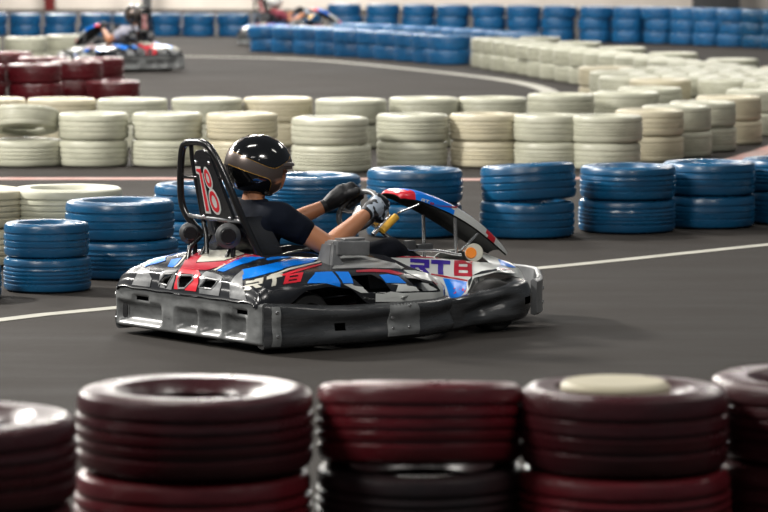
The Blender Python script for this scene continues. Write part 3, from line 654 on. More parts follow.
 ('blue_patch', 'nose', 'z', 'blue', [[[0.795,-0.173,0.284],[0.884,-0.204,0.284],[0.825,-0.219,0.284],[0.773,-0.219,0.284]]]),
 ('small_lettering', 'fair', 'y', 'white', [[[0.344,-0.122,0.636],[0.363,-0.122,0.63],[0.362,-0.122,0.627],[0.343,-0.122,0.633]],[[0.357,-0.124,0.628],[0.362,-0.124,0.627],[0.36,-0.124,0.622],[0.355,-0.124,0.624]],[[0.342,-0.122,0.631],[0.356,-0.122,0.626],[0.355,-0.122,0.624],[0.341,-0.122,0.629]],[[0.341,-0.121,0.629],[0.346,-0.121,0.627],[0.344,-0.121,0.622],[0.339,-0.121,0.624]],[[0.349,-0.124,0.626],[0.355,-0.124,0.624],[0.359,-0.124,0.618],[0.352,-0.124,0.62]],[[0.367,-0.126,0.63],[0.386,-0.126,0.624],[0.384,-0.126,0.621],[0.365,-0.126,0.627]],[[0.372,-0.127,0.624],[0.378,-0.127,0.623],[0.374,-0.127,0.614],[0.369,-0.127,0.615]]]),
 ('small_digit', 'fair', 'y', 'dark_red', [[[0.391,-0.131,0.615],[0.412,-0.131,0.61],[0.411,-0.131,0.607],[0.39,-0.131,0.612]],[[0.389,-0.132,0.609],[0.41,-0.132,0.604],[0.409,-0.132,0.601],[0.389,-0.132,0.606]],[[0.578,0.042,0.581],[0.409,0.042,0.598],[0.595,0.042,0.573],[0.582,0.042,0.577]],[[0.39,-0.13,0.612],[0.395,-0.13,0.611],[0.395,-0.13,0.608],[0.389,-0.13,0.609]],[[0.406,-0.132,0.608],[0.411,-0.132,0.607],[0.41,-0.132,0.604],[0.405,-0.132,0.605]],[[0.389,-0.016,0.606],[0.394,-0.016,0.605],[0.581,-0.016,0.58],[0.578,-0.016,0.581]],[[0.404,-0.133,0.602],[0.409,-0.133,0.601],[0.409,-0.133,0.598],[0.403,-0.133,0.599]]]),
 ('small_mark', 'fair', 'y', 'white', [[[0.244,-0.042,0.668],[0.252,-0.042,0.672],[0.247,-0.042,0.668],[0.259,-0.042,0.673],[0.253,-0.042,0.666],[0.245,-0.042,0.662],[0.246,-0.042,0.666],[0.238,-0.042,0.661]]]),
]
DECALS += [('white_band', 'pod', 'y', 'white', [[[-.36, -.62, .250], [-.30, -.62, .243], [-.2, -.62, .241], [-.1, -.62, .238], [0, -.62, .232], [.06, -.62, .228], [.10, -.6, .230], [.10, -.6, .202], [0, -.6, .202], [-.2, -.62, .202], [-.36, -.62, .210]]]),
           ('white_band', 'pod', 'y', 'white', [[[.0, -.6, .312], [.05, -.6, .300], [.10, -.6, .275], [.135, -.5, .245], [.12, -.5, .232], [.068, -.5, .234], [.03, -.5, .275]]])]
for nm, key, d, mt, polys in DECALS:
    decal(nm, polys, BV[key], DEC_D[d], M[mt], OBS[key])
    if key in ('pod', 'front') and 'letter' not in nm and 'script' not in nm:
        decal(nm, polys, BV[key], DEC_D[d], M[mt], {'pod': pods[1], 'front': fronts[1]}[key], mirror=True)
for o, th, rf in ((rear, .004, (0, 0, 1)), (pods[0], .004, (0, -.5, 1)), (pods[1], .004, (0, .5, 1)), (fronts[0], .003, (0, -.7, 1)), (fronts[1], .003, (0, .7, 1)), (nose, .003, (0, 0, 1)), (fairing, .003, (0, 0, 1))):
    solidify(o, th, rf)

# --- bumper bands
def band(name, path, n, zb, zt, depth, disp, m, nv=26, hole=None, parent=None):
    """path: outer line seen from above; walls with rounded top and bottom, disp(s, v, p) pushes the face in or out"""
    P = cr([(x, y, 0) for x, y in path], n); L = [0]
    for a, b in zip(P, P[1:]): L.append(L[-1] + (b - a).length)
    rows = []
    for i, p in enumerate(P):
        t = (P[min(i + 1, len(P) - 1)] - P[max(i - 1, 0)]).normalized(); o = Vector((t.y, -t.x, 0))
        s = L[i] / L[-1]
        b0 = zb(s) if callable(zb) else zb; t0 = zt(s) if callable(zt) else zt; d = depth(s) if callable(depth) else depth
        row = []; e = .014
        for k in range(nv + 1):
            v = k / nv; z = b0 + (t0 - b0) * v
            q = 0
            zz = min(z - b0, t0 - z)
            if zz < e: q = -e + math.sqrt(max(0, e * e - (e - zz) ** 2))
            row.append(p + o * (disp(s, v, p) + q) + Vector((0, 0, z)))
        row += [p - o * (d * .5) + Vector((0, 0, t0 + .002)), p - o * d + Vector((0, 0, t0 - .006)), p - o * d + Vector((0, 0, b0 + .006))]
        rows.append(row)
    nr = len(rows[0]); V = [q for r in rows for q in r]; F = []
    for i in range(len(rows) - 1):
        for j in range(nr):
            k = (j + 1) % nr
            c = (rows[i][j] + rows[i + 1][k]) / 2
            if hole and j < nv and hole((L[i] + L[i + 1]) / 2 / L[-1], (j + .5) / nv): continue
            F.append((i * nr + j, (i + 1) * nr + j, (i + 1) * nr + k, i * nr + k))
    F.append(tuple(range(nr))); F.append(tuple((len(rows) - 1) * nr + j for j in range(nr))[::-1])
    o = pyd(name, V, F, m, parent or kart, True, 50)
    return o
def ss(a, b, x):
    t = max(0, min(1, (x - a) / (b - a))); return t * t * (3 - 2 * t)
def pocket(s, v, s0, s1, v0, v1, e=.012, ev=.10): return ss(s0 - e, s0 + e, s) * (1 - ss(s1 - e, s1 + e, s)) * ss(v0 - ev, v0 + ev, v) * (1 - ss(v1 - ev, v1 + ev, v))
def rear_disp(s, v, p):
    d = 0
    for a, b in ((.10, .225), (.255, .375), (.40, .525), (.625, .90)):   # from the right corner to the left one, seen from behind
        d -= .036 * pocket(1 - s, v, a, b, .16, .60)
    for a, b in ((.085, .165), (.70, .80)): d -= .012 * pocket(1 - s, v, a, b, .66, .82, .006, .04)
    d += .004 * noise.noise(Vector((s * 9, v * 2, 1)))
    return d
def slot_r(s, v):
    return any(a < 1 - s < b and .69 < v < .80 for a, b in ((.095, .155), (.71, .79)))
rb = band('rear_bumper', [(-.90, .60), (-.955, .612), (-.99, .59), (-1.0, .55), (-1.0, .3), (-1.0, 0), (-1.0, -.3), (-1.0, -.55), (-.995, -.60)][::-1][::-1], 26, .04, .235, .075, rear_disp, M['bumper'], 30, slot_r)
tag(rb, 'long worn grey plastic rear bumper with pressed pockets')
def side_disp(s, v, p):
    d = .010 * math.sin(v * 9) * (.4 + .6 * ss(.1, .3, s))
    d += .010 * noise.noise(Vector((s * 7, v * 1.5, 3)))
    d += .018 * pocket(s, v, .02, .98, .1, .9, .03, .2)
    return d
for sd in (-1, 1):
    path = [(-.985, .60), (-.93, .612), (-.8, .63), (-.62, .65), (-.45, .665), (-.25, .672), (-.1, .66), (.03, .635), (.12, .60), (.15, .55)]
    def mk(path, zb, zt, dep, disp, m, nm, hole=None, n=14):
        pp = [(x, sd * y) for x, y in path]
        if sd < 0: return band(nm, pp, n, zb, zt, dep, disp, m, 26, hole)
        o = band(nm, [(x, -y) for x, y in pp], n, zb, zt, dep, disp, m, 26, hole)
        bm = bmesh.new(); bm.from_mesh(o.data); bmesh.ops.scale(bm, vec=(1, -1, 1), verts=bm.verts); bmesh.ops.recalc_face_normals(bm, faces=bm.faces); bm.to_mesh(o.data); bm.free(); return o
    sb = mk(path, lambda s: .022 + .012 * ss(.6, 1, s), lambda s: .235 - .033 * ss(0, .4, s), .07, side_disp, M['bumper_black'], 'side_bumper', lambda s, v: .315 < s < .36 and .40 < v < .56)
    # lighter worn plate near the middle
    bv = bvh_of([sb] if sd < 0 else [sb])
    def P2(x, z): return (x, sd * .60, z)
    pl = decal('wear_plate', [[P2(-.33, .05), P2(-.14, .05), P2(-.12, .12), P2(-.15, .205), P2(-.31, .205)]], bv, (0, -sd, 0), M['bumper'], sb, .005, .02)
    if pl: tag(pl, 'paler grey reinforcing plate')
    pr = decal('joint_plate', [[P2(-.955, .04), P2(-.915, .04), P2(-.915, .22), P2(-.955, .22)]], bv, (0, -sd, 0), M['bumper'], sb, .006, .02)
    for x, z in ((-.935, .195), (-.935, .085), (-.20, .185), (-.20, .085), (-.30, .135), (-.30, .085)):
        h = bv.ray_cast(Vector((x, sd * 1.0, z)), Vector((0, -sd, 0)))
        if h[0]: cyl('bolt', h[0] - Vector((0, sd * .004, 0)), h[0] + Vector((0, sd * .011, 0)), .010, M['silver'], sb, .003, 12)
    # front wheel guard
    def fdisp(s, v, p): return .030 * math.sin(PI * v) * ss(.12, .5, s) * (1 - ss(.9, 1, s)) - .012 * pocket(s, v, .3, .62, .25, .7, .05, .12) - .028 * ss(.12, .3, s) * (1 - ss(.45, .62, s)) * math.exp(-((v - .35 - .5 * s) / .16) ** 2) + .008 * noise.noise(Vector((s * 6, v * 1.5, 8)))
    fb = mk([(.14, .56), (.18, .585), (.28, .56), (.42, .56), (.55, .565), (.65, .53), (.72, .475), (.76, .42), (.775, .37)], lambda s: .035 + .02 * s, lambda s: .185 + .05 * ss(.1, .7, s), lambda s: .05 + .08 * ss(.1, .5, s), fdisp, M['bumper_black'], 'front_wheel_guard',
            lambda s, v: .67 < s < .77 and .44 < v < .60)
# front bumper shell
nb = band('front_bumper', [(.79, -.46), (.88, -.40), (.97, -.29), (1.075, -.15), (1.11, 0), (1.075, .15), (.97, .29), (.88, .40), (.79, .46)], 10, .055, lambda s: .232 + .022 * ss(0, .3, s) * (1 - ss(.7, 1, s)), .022, lambda s, v, p: -.004 * math.sin(PI * v) + .012, M['grey_plastic'], 16)
tag(nb, 'curved grey plastic front bumper')
for y, x in ((-.365, .918), (.365, .918)):
    for z in (.105, .175): cyl('bolt', (x - .01, y * .97, z), (x + .010, y * 1.015, z), .009, M['silver'], nb, .003, 12)
for z in (.075, .19): cyl('bolt', (-.972, .595, z), (-.985, .612, z), .010, M['silver'], rb, .003, 12)

# --- wheels
def wheel(x, y, r, w, sd):
    bm = bmesh.new(); mt = Matrix.Translation((x, y, r + .001)) @ Matrix.Rotation(PI / 2, 4, 'X')
    h = w / 2
    bm_rev(bm, [(r * .52, -h * .8), (r * .62, -h), (r * .86, -h * .98), (r * .97, -h * .78), (r, -h * .4), (r, h * .4), (r * .97, h * .78), (r * .86, h * .98), (r * .62, h), (r * .52, h * .8)], 40, mt, True)
    t = frombm('wheel', bm, M['rubber'], kart)
    bm = bmesh.new()
    bm_rev(bm, [(.001, h * .25), (r * .2, h * .3), (r * .24, h * .1), (r * .44, h * .1), (r * .50, h * .7), (r * .54, h * .82), (r * .54, -h * .82), (r * .45, -h * .7), (r * .4, -h * .2), (.001, -h * .2)], 32, mt)
    frombm('rim', bm, M['silver'], t)
for sd in (-1, 1):
    wheel(-.69, sd * .47, .135, .20, sd); wheel(.50, sd * .475, .125, .125, sd)
# --- chassis
tube('rear_axle', [(-.69, -.40, .136), (-.69, .40, .136)], .018, M['silver'], kart)
ch = tube('chassis_frame', [(-.9, -.22, .09), (-.6, -.24, .085), (-.2, -.26, .08), (.2, -.24, .08), (.55, -.2, .08), (.85, -.16, .085), (.92, 0, .085), (.85, .16, .085), (.55, .2, .08), (.2, .24, .08), (-.2, .26, .08), (-.6, .24, .085), (-.9, .22, .09)], .016, M['frame'], kart, 5, True)
tube('cross_tube', [(-.9, -.5, .10), (-.9, .5, .10)], .014, M['frame'], ch)
tube('cross_tube', [(.1, -.5, .09), (.1, .5, .09)], .014, M['frame'], ch)
for sd in (-1, 1):
    tube('side_tube', [(-.45, sd * .26, .09), (-.42, sd * .52, .10), (-.3, sd * .56, .12), (0, sd * .55, .12), (.08, sd * .5, .1), (.1, sd * .25, .09)], .013, M['frame'], ch, 5)
    tube('stub_axle', [(.50, sd * .2, .12), (.50, sd * .43, .126)], .016, M['silver'], kart)
bm = bmesh.new(); bm_box(bm, (.32, 0, .062), (1.15, .44, .012), .003); frombm('floor_tray', bm, M['matt_black'], kart)
bm = bmesh.new(); bm_box(bm, (-.87, 0, .19), (.16, .36, .20), .02); bm_box(bm, (-.86, .0, .33), (.10, .2, .06), .015); frombm('engine_block', bm, M['dark_plastic'], kart)
bm = bmesh.new(); bm_box(bm, (-.05, -.36, .16), (.30, .16, .14), .02); frombm('fuel_tank', bm, M['dark_plastic'], kart)
bm = bmesh.new(); bm_box(bm, (-.05, .36, .16), (.30, .16, .14), .02); frombm('battery_box', bm, M['dark_plastic'], kart)

# --- seat
V = []
seatp = [(-.10, .17, .05), (-.22, .135, .07), (-.38, .115, .09), (-.52, .12, .12), (-.64, .17, .16), (-.70, .27, .19), (-.74, .40, .19), (-.775, .52, .175), (-.80, .60, .15)]
for x, z, hgt in [(a, b, c) for a, b, c in seatp]:
    pass
SR = cr([(x, 0, z) for x, z, _ in seatp], 5); SH = cr([(h_, 0, 0) for _, _, h_ in seatp], 5)
for i, p in enumerate(SR):
    t = (SR[min(i + 1, len(SR) - 1)] - SR[max(i - 1, 0)]).normalized(); n = Vector((t.z, 0, -t.x))
    if n.x < 0 and n.z < 0: n = -n
    if i > 30 and n.x < 0: n = -n
    w = .185 if i < 30 else .185 - .055 * ss(30, 40, i); rise = SH[i].x * .85
    k = ss(0, 12, i)
    row = [(p + Vector((0, y, 0)) + (Vector((.75, 0, .0)) if i > 24 else Vector((0, 0, 1))) .lerp(Vector((0, 0, 1)), 1 - ss(18, 30, i)).normalized() * r_) for y, r_ in ((-w - .03, rise), (-w - .015, rise * .6), (-w, rise * .2), (-w * .7, .02), (-w * .3, 0), (0, 0), (w * .3, 0), (w * .7, .02), (w, rise * .2), (w + .015, rise * .6), (w + .03, rise))]
    V += row
st = pyd('seat', V, grid_faces(len(SR), 11), M['body_black'], kart); solidify(st, .008, (1, 0, 1))

# --- roll hoop, number board, head bolsters
rh = tube('roll_hoop', [(-.80, .14, .50), (-.85, .19, .585), (-.865, .218, .66), (-.875, .212, .78), (-.885, .182, .905), (-.885, .14, .942), (-.885, .06, .95), (-.885, -.01, .942), (-.875, -.055, .905), (-.85, -.11, .80), (-.82, -.155, .68), (-.78, -.185, .56), (-.735, -.215, .44), (-.72, -.22, .38)], .0175, M['black'], kart, 6)
tube('inner_tube', [(-.87, .13, .935), (-.865, .125, .85), (-.85, .10, .70), (-.83, .085, .56)], .011, M['black'], rh, 4)
tube('cross_tube', [(-.872, .212, .775), (-.865, .06, .78), (-.845, -.115, .785)], .008, M['black'], rh)
tube('cross_tube', [(-.85, .19, .59), (-.83, 0, .585), (-.79, -.175, .58)], .011, M['silver'], rh)
tube('brace', [(-.83, .09, .57), (-.84, .05, .50), (-.86, .02, .42)], .012, M['black'], rh)
tube('brace', [(-.80, .14, .50), (-.86, .16, .44), (-.88, .15, .38)], .012, M['black'], rh)
# number board: a padded plate with a rounded top
def board_pt(u, v, d=0, k=1.0):     # u across 0..1 from its left edge, v up 0..1
    c0 = Vector((-.835, .085, .585)); c1 = Vector((-.80, -.135, .585)); t0 = Vector((-.885, .085, .915)); t1 = Vector((-.88, -.035, .915))
    p = (c0.lerp(c1, u)).lerp(t0.lerp(t1, u), v)
    n = (c1 - c0).cross(t0 - c0).normalized()
    if n.x > 0: n = -n
    return p + n * d
out = [(0, 0), (1, 0), (1, .5), (1, .9), (.85, .98), (.5, 1.0), (.15, .98), (0, .9), (0, .5)]
bm = bmesh.new(); f1 = [bm.verts.new(board_pt(u, v, .012)) for u, v in out]; f2 = [bm.verts.new(board_pt(u, v, -.008)) for u, v in out]
bm.faces.new(f1); bm.faces.new(f2[::-1])
for i in range(len(out)): bm.faces.new((f1[i], f1[(i + 1) % len(out)], f2[(i + 1) % len(out)], f2[i]))
bmesh.ops.recalc_face_normals(bm, faces=bm.faces); bmesh.ops.bevel(bm, geom=bm.edges[:], offset=.004, segments=2, affect='EDGES')
nbd = frombm('number_board', bm, M['body_black'], kart, True, 30)
def strokes(name, rects, d0, th, m, parent):
    bm = bmesh.new()
    for r in rects:
        a = [bm.verts.new(board_pt(u * .76 + .02, v, d0 + th)) for u, v in r]; b = [bm.verts.new(board_pt(u * .76 + .02, v, d0 - .001)) for u, v in r]
        bm.faces.new(a); bm.faces.new(b[::-1])
        for i in range(len(r)): bm.faces.new((a[i], a[(i + 1) % len(r)], b[(i + 1) % len(r)], b[i]))
    return frombm(name, bm, m, parent, False)
def ring8(cx, cy, rx, ry, n=18): return [(cx + rx * math.cos(2 * PI * k / n), cy + ry * math.sin(2 * PI * k / n)) for k in range(n)]
def annulus(cx, cy, rx, ry, tx, ty, n=18):
    o = []
    for k in range(n):
        a, b = 2 * PI * k / n, 2 * PI * (k + 1) / n
        o.append([(cx + rx * math.cos(a), cy + ry * math.sin(a)), (cx + rx * math.cos(b), cy + ry * math.sin(b)), (cx + (rx - tx) * math.cos(b), cy + (ry - ty) * math.sin(b)), (cx + (rx - tx) * math.cos(a), cy + (ry - ty) * math.sin(a))])
    return o
W1 = [[(.20, .08), (.42, .08), (.42, .76), (.04, .76), (.04, .66), (.20, .64)]]
R1 = [[(.255, .115), (.365, .115), (.365, .725), (.09, .725), (.09, .69), (.255, .67)]]
W8 = annulus(.68, .60, .21, .165, .21, .16) + annulus(.70, .26, .23, .19, .23, .185)
R8 = annulus(.68, .60, .165, .13, .075, .055) + annulus(.70, .26, .185, .155, .08, .06)
strokes('number', W1 + W8, .012, .0015, M['white'], nbd)
strokes('number_fill', R1 + R8, .0142, .0012, M['red'], nbd)
for u, v in ((.12, .82), (.82, .82), (.1, .03), (.9, .03)):
    p = board_pt(u, v, .011); q = board_pt(u, v, .017); cyl('bolt', p, q, .008, M['silver'], nbd, .002, 10)
for (x, y, z, r) in ((-.84, .185, .505, .052), (-.84, -.125, .512, .060)):
    c = Vector((x, y, z)); ax = Vector((-.55, -.80, .05)).normalized()
    bo = cyl('back_support', c - ax * .055, c + ax * .035, r, M['dark_plastic'], kart, .016, 28)
    cyl('cap', c + ax * .034, c + ax * .050, r * .62, M['black'], bo, .004, 24)
    tube('support_arm', [c - ax * .03, c + Vector((.03, 0, -.06)), c + Vector((.02, -.01, -.13))], .012, M['black'], bo)
tube('seat_strut', [(-.78, -.10, .50), (-.86, -.10, .36)], .010, M['black'], kart); tube('seat_strut', [(-.78, .10, .50), (-.86, .10, .36)], .010, M['black'], kart)
tube('side_rail', [(-.72, -.22, .40), (-.62, -.25, .415), (-.50, -.255, .43), (-.40, -.25, .415), (-.36, -.25, .36)], .010, M['black'], kart, 5)
tube('side_rail', [(-.72, .22, .40), (-.62, .25, .415), (-.50, .255, .43), (-.40, .25, .415), (-.36, .25, .36)], .010, M['black'], kart, 5)
# --- steering
wc = Vector((.04, 0, .575)); wn = Vector((-.86, 0, .51)).normalized(); wu = Vector((.51, 0, .86)).normalized()
ringp = [wc + Vector((0, 1, 0)) * (.140 * math.cos(a)) + wu * (.115 * math.sin(a) * (1 if math.sin(a) > 0 else .85)) for a in [2 * PI * k / 40 for k in range(40)]]
sw = tube('steering_wheel', ringp, .0145, M['dark_plastic'], kart, 0, True)
for a in (0, PI, -PI / 2):
    tube('spoke', [wc - wn * .01, wc + (Vector((0, math.cos(a), 0)) * .13 + wu * .10 * math.sin(a))], .010, M['silver'], sw)
cyl('hub', wc - wn * .04, wc + wn * .012, .035, M['dark_plastic'], sw)
col_end = Vector((.62, 0, .16))
tube('steering_column', [wc - wn * .03, col_end], .011, M['silver'], kart)
yb = tube('column_boss', [(.155, -.045, .48), (.245, -.045, .547)], .0185, M['yellow'], kart); tag(yb, 'yellow steering column sleeve')
tube('column_boss', [(.145, .01, .505), (.225, .01, .572)], .0165, M['yellow'], kart)
tube('sleeve_clamp', [(.125, -.01, .46), (.235, -.01, .55)], .012, M['silver'], kart)
# --- pedals, links
tube('tie_rod', [(.45, -.36, .14), (.58, 0, .15), (.45, .36, .14)], .008, M['silver'], kart, 4)
for y in (-.13, .13):
    pd = tube('pedal', [(.66, y, .08), (.70, y, .20), (.69, y, .26)], .009, M['silver'], kart, 3)
    box('pedal_pad', (.685, y, .27), (.015, .06, .05), M['silver'], pd, .003)
tube('fairing_strut', [(.27, -.02, .560), (.34, -.105, .606)], .006, M['silver'], kart)
tube('fairing_strut', [(.555, -.125, .53), (.562, -.125, .355)], .009, M['silver'], kart); tube('fairing_strut', [(.555, .125, .53), (.562, .125, .30)], .009, M['silver'], kart)
tube('fairing_strut', [(.725, -.12, .462), (.600, -.12, .362)], .008, M['silver'], kart)
tube('pedal_rail', [(-.03, -.21, .405), (.08, -.215, .408), (.231, -.215, .392), (.36, -.215, .382), (.46, -.215, .362), (.52, -.21, .352)], .008, M['silver'], kart, 4)
bm = bmesh.new(); bm_box(bm, (.20, -.20, .415), (.055, .045, .05), .008); bm_box(bm, (.29, -.20, .405), (.10, .035, .028), .008); frombm('shift_block', bm, M['dark_plastic'], kart)
cyl('disc', (.652, -.155, .352), (.66, -.147, .352), .046, M['cream'], kart, .003); cyl('orange_lens', (.640, -.150, .350), (.650, -.138, .350), .030, M['orange'], kart, .008)
# grey filler housing beside the seat
bm = bmesh.new()
bm_box(bm, (-.315, -.36, .445), (.20, .115, .070), .010, (0, math.radians(3), math.radians(0)), 3)
bm_box(bm, (-.30, -.36, .485), (.13, .09, .012), .004)
hs = frombm('filler_housing', bm, M['grey_plastic'], kart)
bm = bmesh.new(); V0 = [(-.47, -.43, .345), (-.47, -.30, .345), (-.36, -.30, .345), (-.36, -.43, .345)]; V1 = [(-.445, -.41, .43), (-.445, -.31, .43), (-.40, -.31, .43), (-.40, -.41, .43)]; V2 = [(-.435, -.405, .478), (-.435, -.315, .478), (-.40, -.315, .478), (-.40, -.405, .478)]
ring = [[bm.verts.new(p) for p in q] for q in (V0, V1, V2)]
for a, b in zip(ring, ring[1:]):
    for i in range(4): bm.faces.new((a[i], a[(i + 1) % 4], b[(i + 1) % 4], b[i]))
bm.faces.new(ring[0][::-1]); bm.faces.new(ring[-1]); bmesh.ops.bevel(bm, geom=bm.edges[:], offset=.012, segments=3, affect='EDGES')
frombm('housing_foot', bm, M['grey_plastic'], hs)

# ------------------------------------------------------------------ the driver
drv = tag(empty('person', (KO[0], KO[1], 0), KR), 'driver in black T-shirt, dark open-face helmet and camouflage gloves steering the nearest kart', 'person')
SP, CHEST, NECK = Vector((-.56, 0, .21)), Vector((-.615, 0, .47)), Vector((-.60, 0, .66))
HC = Vector((-.565, 0, .825)); HY = math.radians(-24)
def arm(sd):
    sh = Vector((-.575, sd * .185, .585)); el = Vector((-.375, sd * .305, .447)); wr = Vector((-.045, sd * .185, .590)) if sd < 0 else Vector((-.015, .170, .605))
    return sh, el, wr
def leg(sd):
    return Vector((-.50, sd * .09, .20)), Vector((.09, sd * .185, .395)), Vector((.50, sd * .13, .17)), Vector((.61, sd * .13, .17))
def torso(bm, k=0.0):
    P = [(-.55, .18, .125, .165), (-.585, .28, .115, .150), (-.612, .38, .110, .150), (-.622, .48, .118, .165), (-.618, .56, .110, .185), (-.610, .61, .085, .165), (-.605, .645, .06, .10), (-.60, .67, .052, .058)]
    rows = []; n = 28
    Q = cr([(x, z, 0) for x, z, _, _ in P], 4); R = cr([(a, b, 0) for _, _, a, b in P], 4)
    for i in range(len(Q)):
        rows.append([bm.verts.new((Q[i].x + (R[i].x + k) * math.cos(2 * PI * j / n), (R[i].y + k) * math.sin(2 * PI * j / n) * (1 + .0), Q[i].y)) for j in range(n)])
    for a, b in zip(rows, rows[1:]):
        for j in range(n): bm.faces.new((a[j], a[(j + 1) % n], b[(j + 1) % n], b[j]))
    bm.faces.new(rows[0][::-1]); bm.faces.new(rows[-1])
def hand(bm, sd, k=0.0):
    """palm beside the rim, four fingers curling round it and a thumb along its inner side"""
    ang = math.radians(10 if sd < 0 else 38); Z = 1.28
    g = wc + Vector((0, sd * .140 * math.cos(ang), 0)) + wu * (.115 * math.sin(ang))          # point held on the rim
    tr = (Vector((0, -sd * .135 * math.sin(ang), 0)) + wu * (.115 * math.cos(ang))).normalized()   # along the rim, upwards
    outw = (g - wc).normalized(); fwd = -wn
    pc = g + wn * .034 + outw * .024
    wr = arm(sd)[2]
    bm_limb(bm, [wr, wr.lerp(pc, .5), pc - tr * .004], [.028 + k, .036 + k, .038 + k], 14)
    for j, (o, L, r) in enumerate(((.036, .90, .0098), (.013, 1.0, .0102), (-.010, .95, .0098), (-.032, .78, .0088))):
        o *= Z; L *= 1.15; r *= 1.12
        b = pc + tr * o
        k1 = g + tr * o + outw * .030 + fwd * (.004 * L)
        k2 = g + tr * (o * .95) + outw * (.016) + fwd * .028 * L
        k3 = g + tr * (o * .92) - outw * .010 + fwd * .026 * L
        bm_limb(bm, [b, k1, k2, k3], [.014 + k, r * 1.12 + k, r + k, r * .86 + k], 10, n=4)
        bm_limb(bm, [wr.lerp(pc, .6) , b], [.020 + k, .016 + k], 10, n=3)
    t0 = wr.lerp(pc, .75) - outw * .012; t1 = g + wn * .030 - outw * .014 + tr * .030; t2 = g + wn * .020 - outw * .020 + tr * .058
    bm_limb(bm, [t0, t1, t2], [.017 + k, .0125 + k, .010 + k], 10, n=4)
def head(bm):
    R = Matrix.Translation(HC + Vector((0, 0, -.005))) @ Matrix.Rotation(HY, 4, 'Z') @ Matrix.Translation((.034, 0, 0))
    def E(c, r): 
        p = R @ Vector(c); bm_ell(bm, p, r, (0, 0, HY))
    E((.0, 0, .01), (.092, .074, .105)); E((.03, 0, -.045), (.068, .056, .070)); E((.052, 0, -.088), (.034, .032, .026))
    E((.094, 0, -.022), (.016, .012, .012)); E((.088, 0, .0), (.010, .009, .024)); E((.078, 0, .030), (.016, .046, .011))
    E((.082, 0, -.052), (.012, .022, .006)); E((.080, 0, -.064), (.012, .019, .007))
    for s in (-1, 1): E((-.004, s * .076, -.005), (.018, .008, .028)); E((.066, s * .034, -.02), (.022, .020, .022))
def body_build(bm):
    torso(bm)
    bm_limb(bm, [(-.605, 0, .61), (-.595, 0, .69), (-.575, 0, .76)], [.062, .054, .056], 18)
    head(bm)
    for sd in (-1, 1):
        sh, el, wr = arm(sd)
        bm_limb(bm, [sh + Vector((-.02, -sd * .06, .01)), sh, sh.lerp(el, .55), el], [.062, .066, .056, .050], 18)
        bm_limb(bm, [el, el.lerp(wr, .25), el.lerp(wr, .6), wr], [.049, .052, .043, .031], 18)
        hand(bm, sd)
        h, k, a, t = leg(sd)
        bm_limb(bm, [h, h.lerp(k, .5), k], [.085, .073, .055], 18); bm_limb(bm, [k, k.lerp(a, .35), a], [.053, .055, .036], 16)
        bm_limb(bm, [a + Vector((-.02, 0, -.05)), a + Vector((.03, 0, .02)), a + Vector((.05, sd * .01, .08))], [.032, .034, .024], 12)
body = union('body', body_build, M['skin'], drv, .0075, 5)
for s in (-1, 1):
    p = Matrix.Translation(HC + Vector((0, 0, -.005))) @ Matrix.Rotation(HY, 4, 'Z') @ Vector((.117, s * .030, .008))
    bm = bmesh.new(); bm_ell(bm, p, (.011, .011, .011), None, 16); frombm('eye', bm, M['eye'], drv)
def shirt_build(bm):
    torso(bm, .012)
    for sd in (-1, 1):
        sh, el, wr = arm(sd)
        hem = sh.lerp(el, .40)
        bm_limb(bm, [sh + Vector((-.02, -sd * .07, .012)), sh + Vector((0, 0, .004)), sh.lerp(el, .2), hem], [.072, .078, .076, .074], 20)
def wrinkle(me):
    for v in me.vertices:
        q = v.co; n_ = noise.noise(Vector((q.x * 9, q.y * 9, q.z * 16))) * .006 + noise.noise(Vector((q.x * 22, q.y * 14, q.z * 30))) * .0025
        v.co = q + v.normal * n_
shirt = union('t_shirt', shirt_build, M['shirt'], drv, .009, 4, wrinkle)
def trou_build(bm):
    bm_limb(bm, [(-.555, -.05, .20), (-.555, .05, .20)], [.145, .145], 20); bm_limb(bm, [(-.57, 0, .2), (-.59, 0, .30)], [.13, .12], 20)
    for sd in (-1, 1):
        h, k, a, t = leg(sd)
        bm_limb(bm, [h, h.lerp(k, .5) , k], [.098, .088, .070], 18); bm_limb(bm, [k, k.lerp(a, .4), k.lerp(a, .9)], [.070, .064, .052], 16)
union('trousers', trou_build, M['trousers'], drv, .010, 4, wrinkle)
for sd in (-1, 1):
    g = union('glove', lambda bm: hand(bm, sd, .010), M['glove'] if sd < 0 else M['glove_black'], drv, .0045, 3)
    sh, el, wr = arm(sd)
    tube('cuff', [wr - (wr - el).normalized() * .035, wr + (wr - el).normalized() * .012], [.034, .033], M['glove_black'], g, 0, False, 20)
    h, k, a, t = leg(sd)
    def shoe_b(bm): bm_limb(bm, [a + Vector((-.025, 0, -.06)), a + Vector((.02, 0, -.01)), a + Vector((.055, sd * .01, .085))], [.042, .043, .032], 14); bm_limb(bm, [a + Vector((-.03, 0, .01)), a + Vector((-.005, 0, -.03))], [.045, .045], 14)
    union('shoe', shoe_b, M['shoe'], drv, .008, 3)
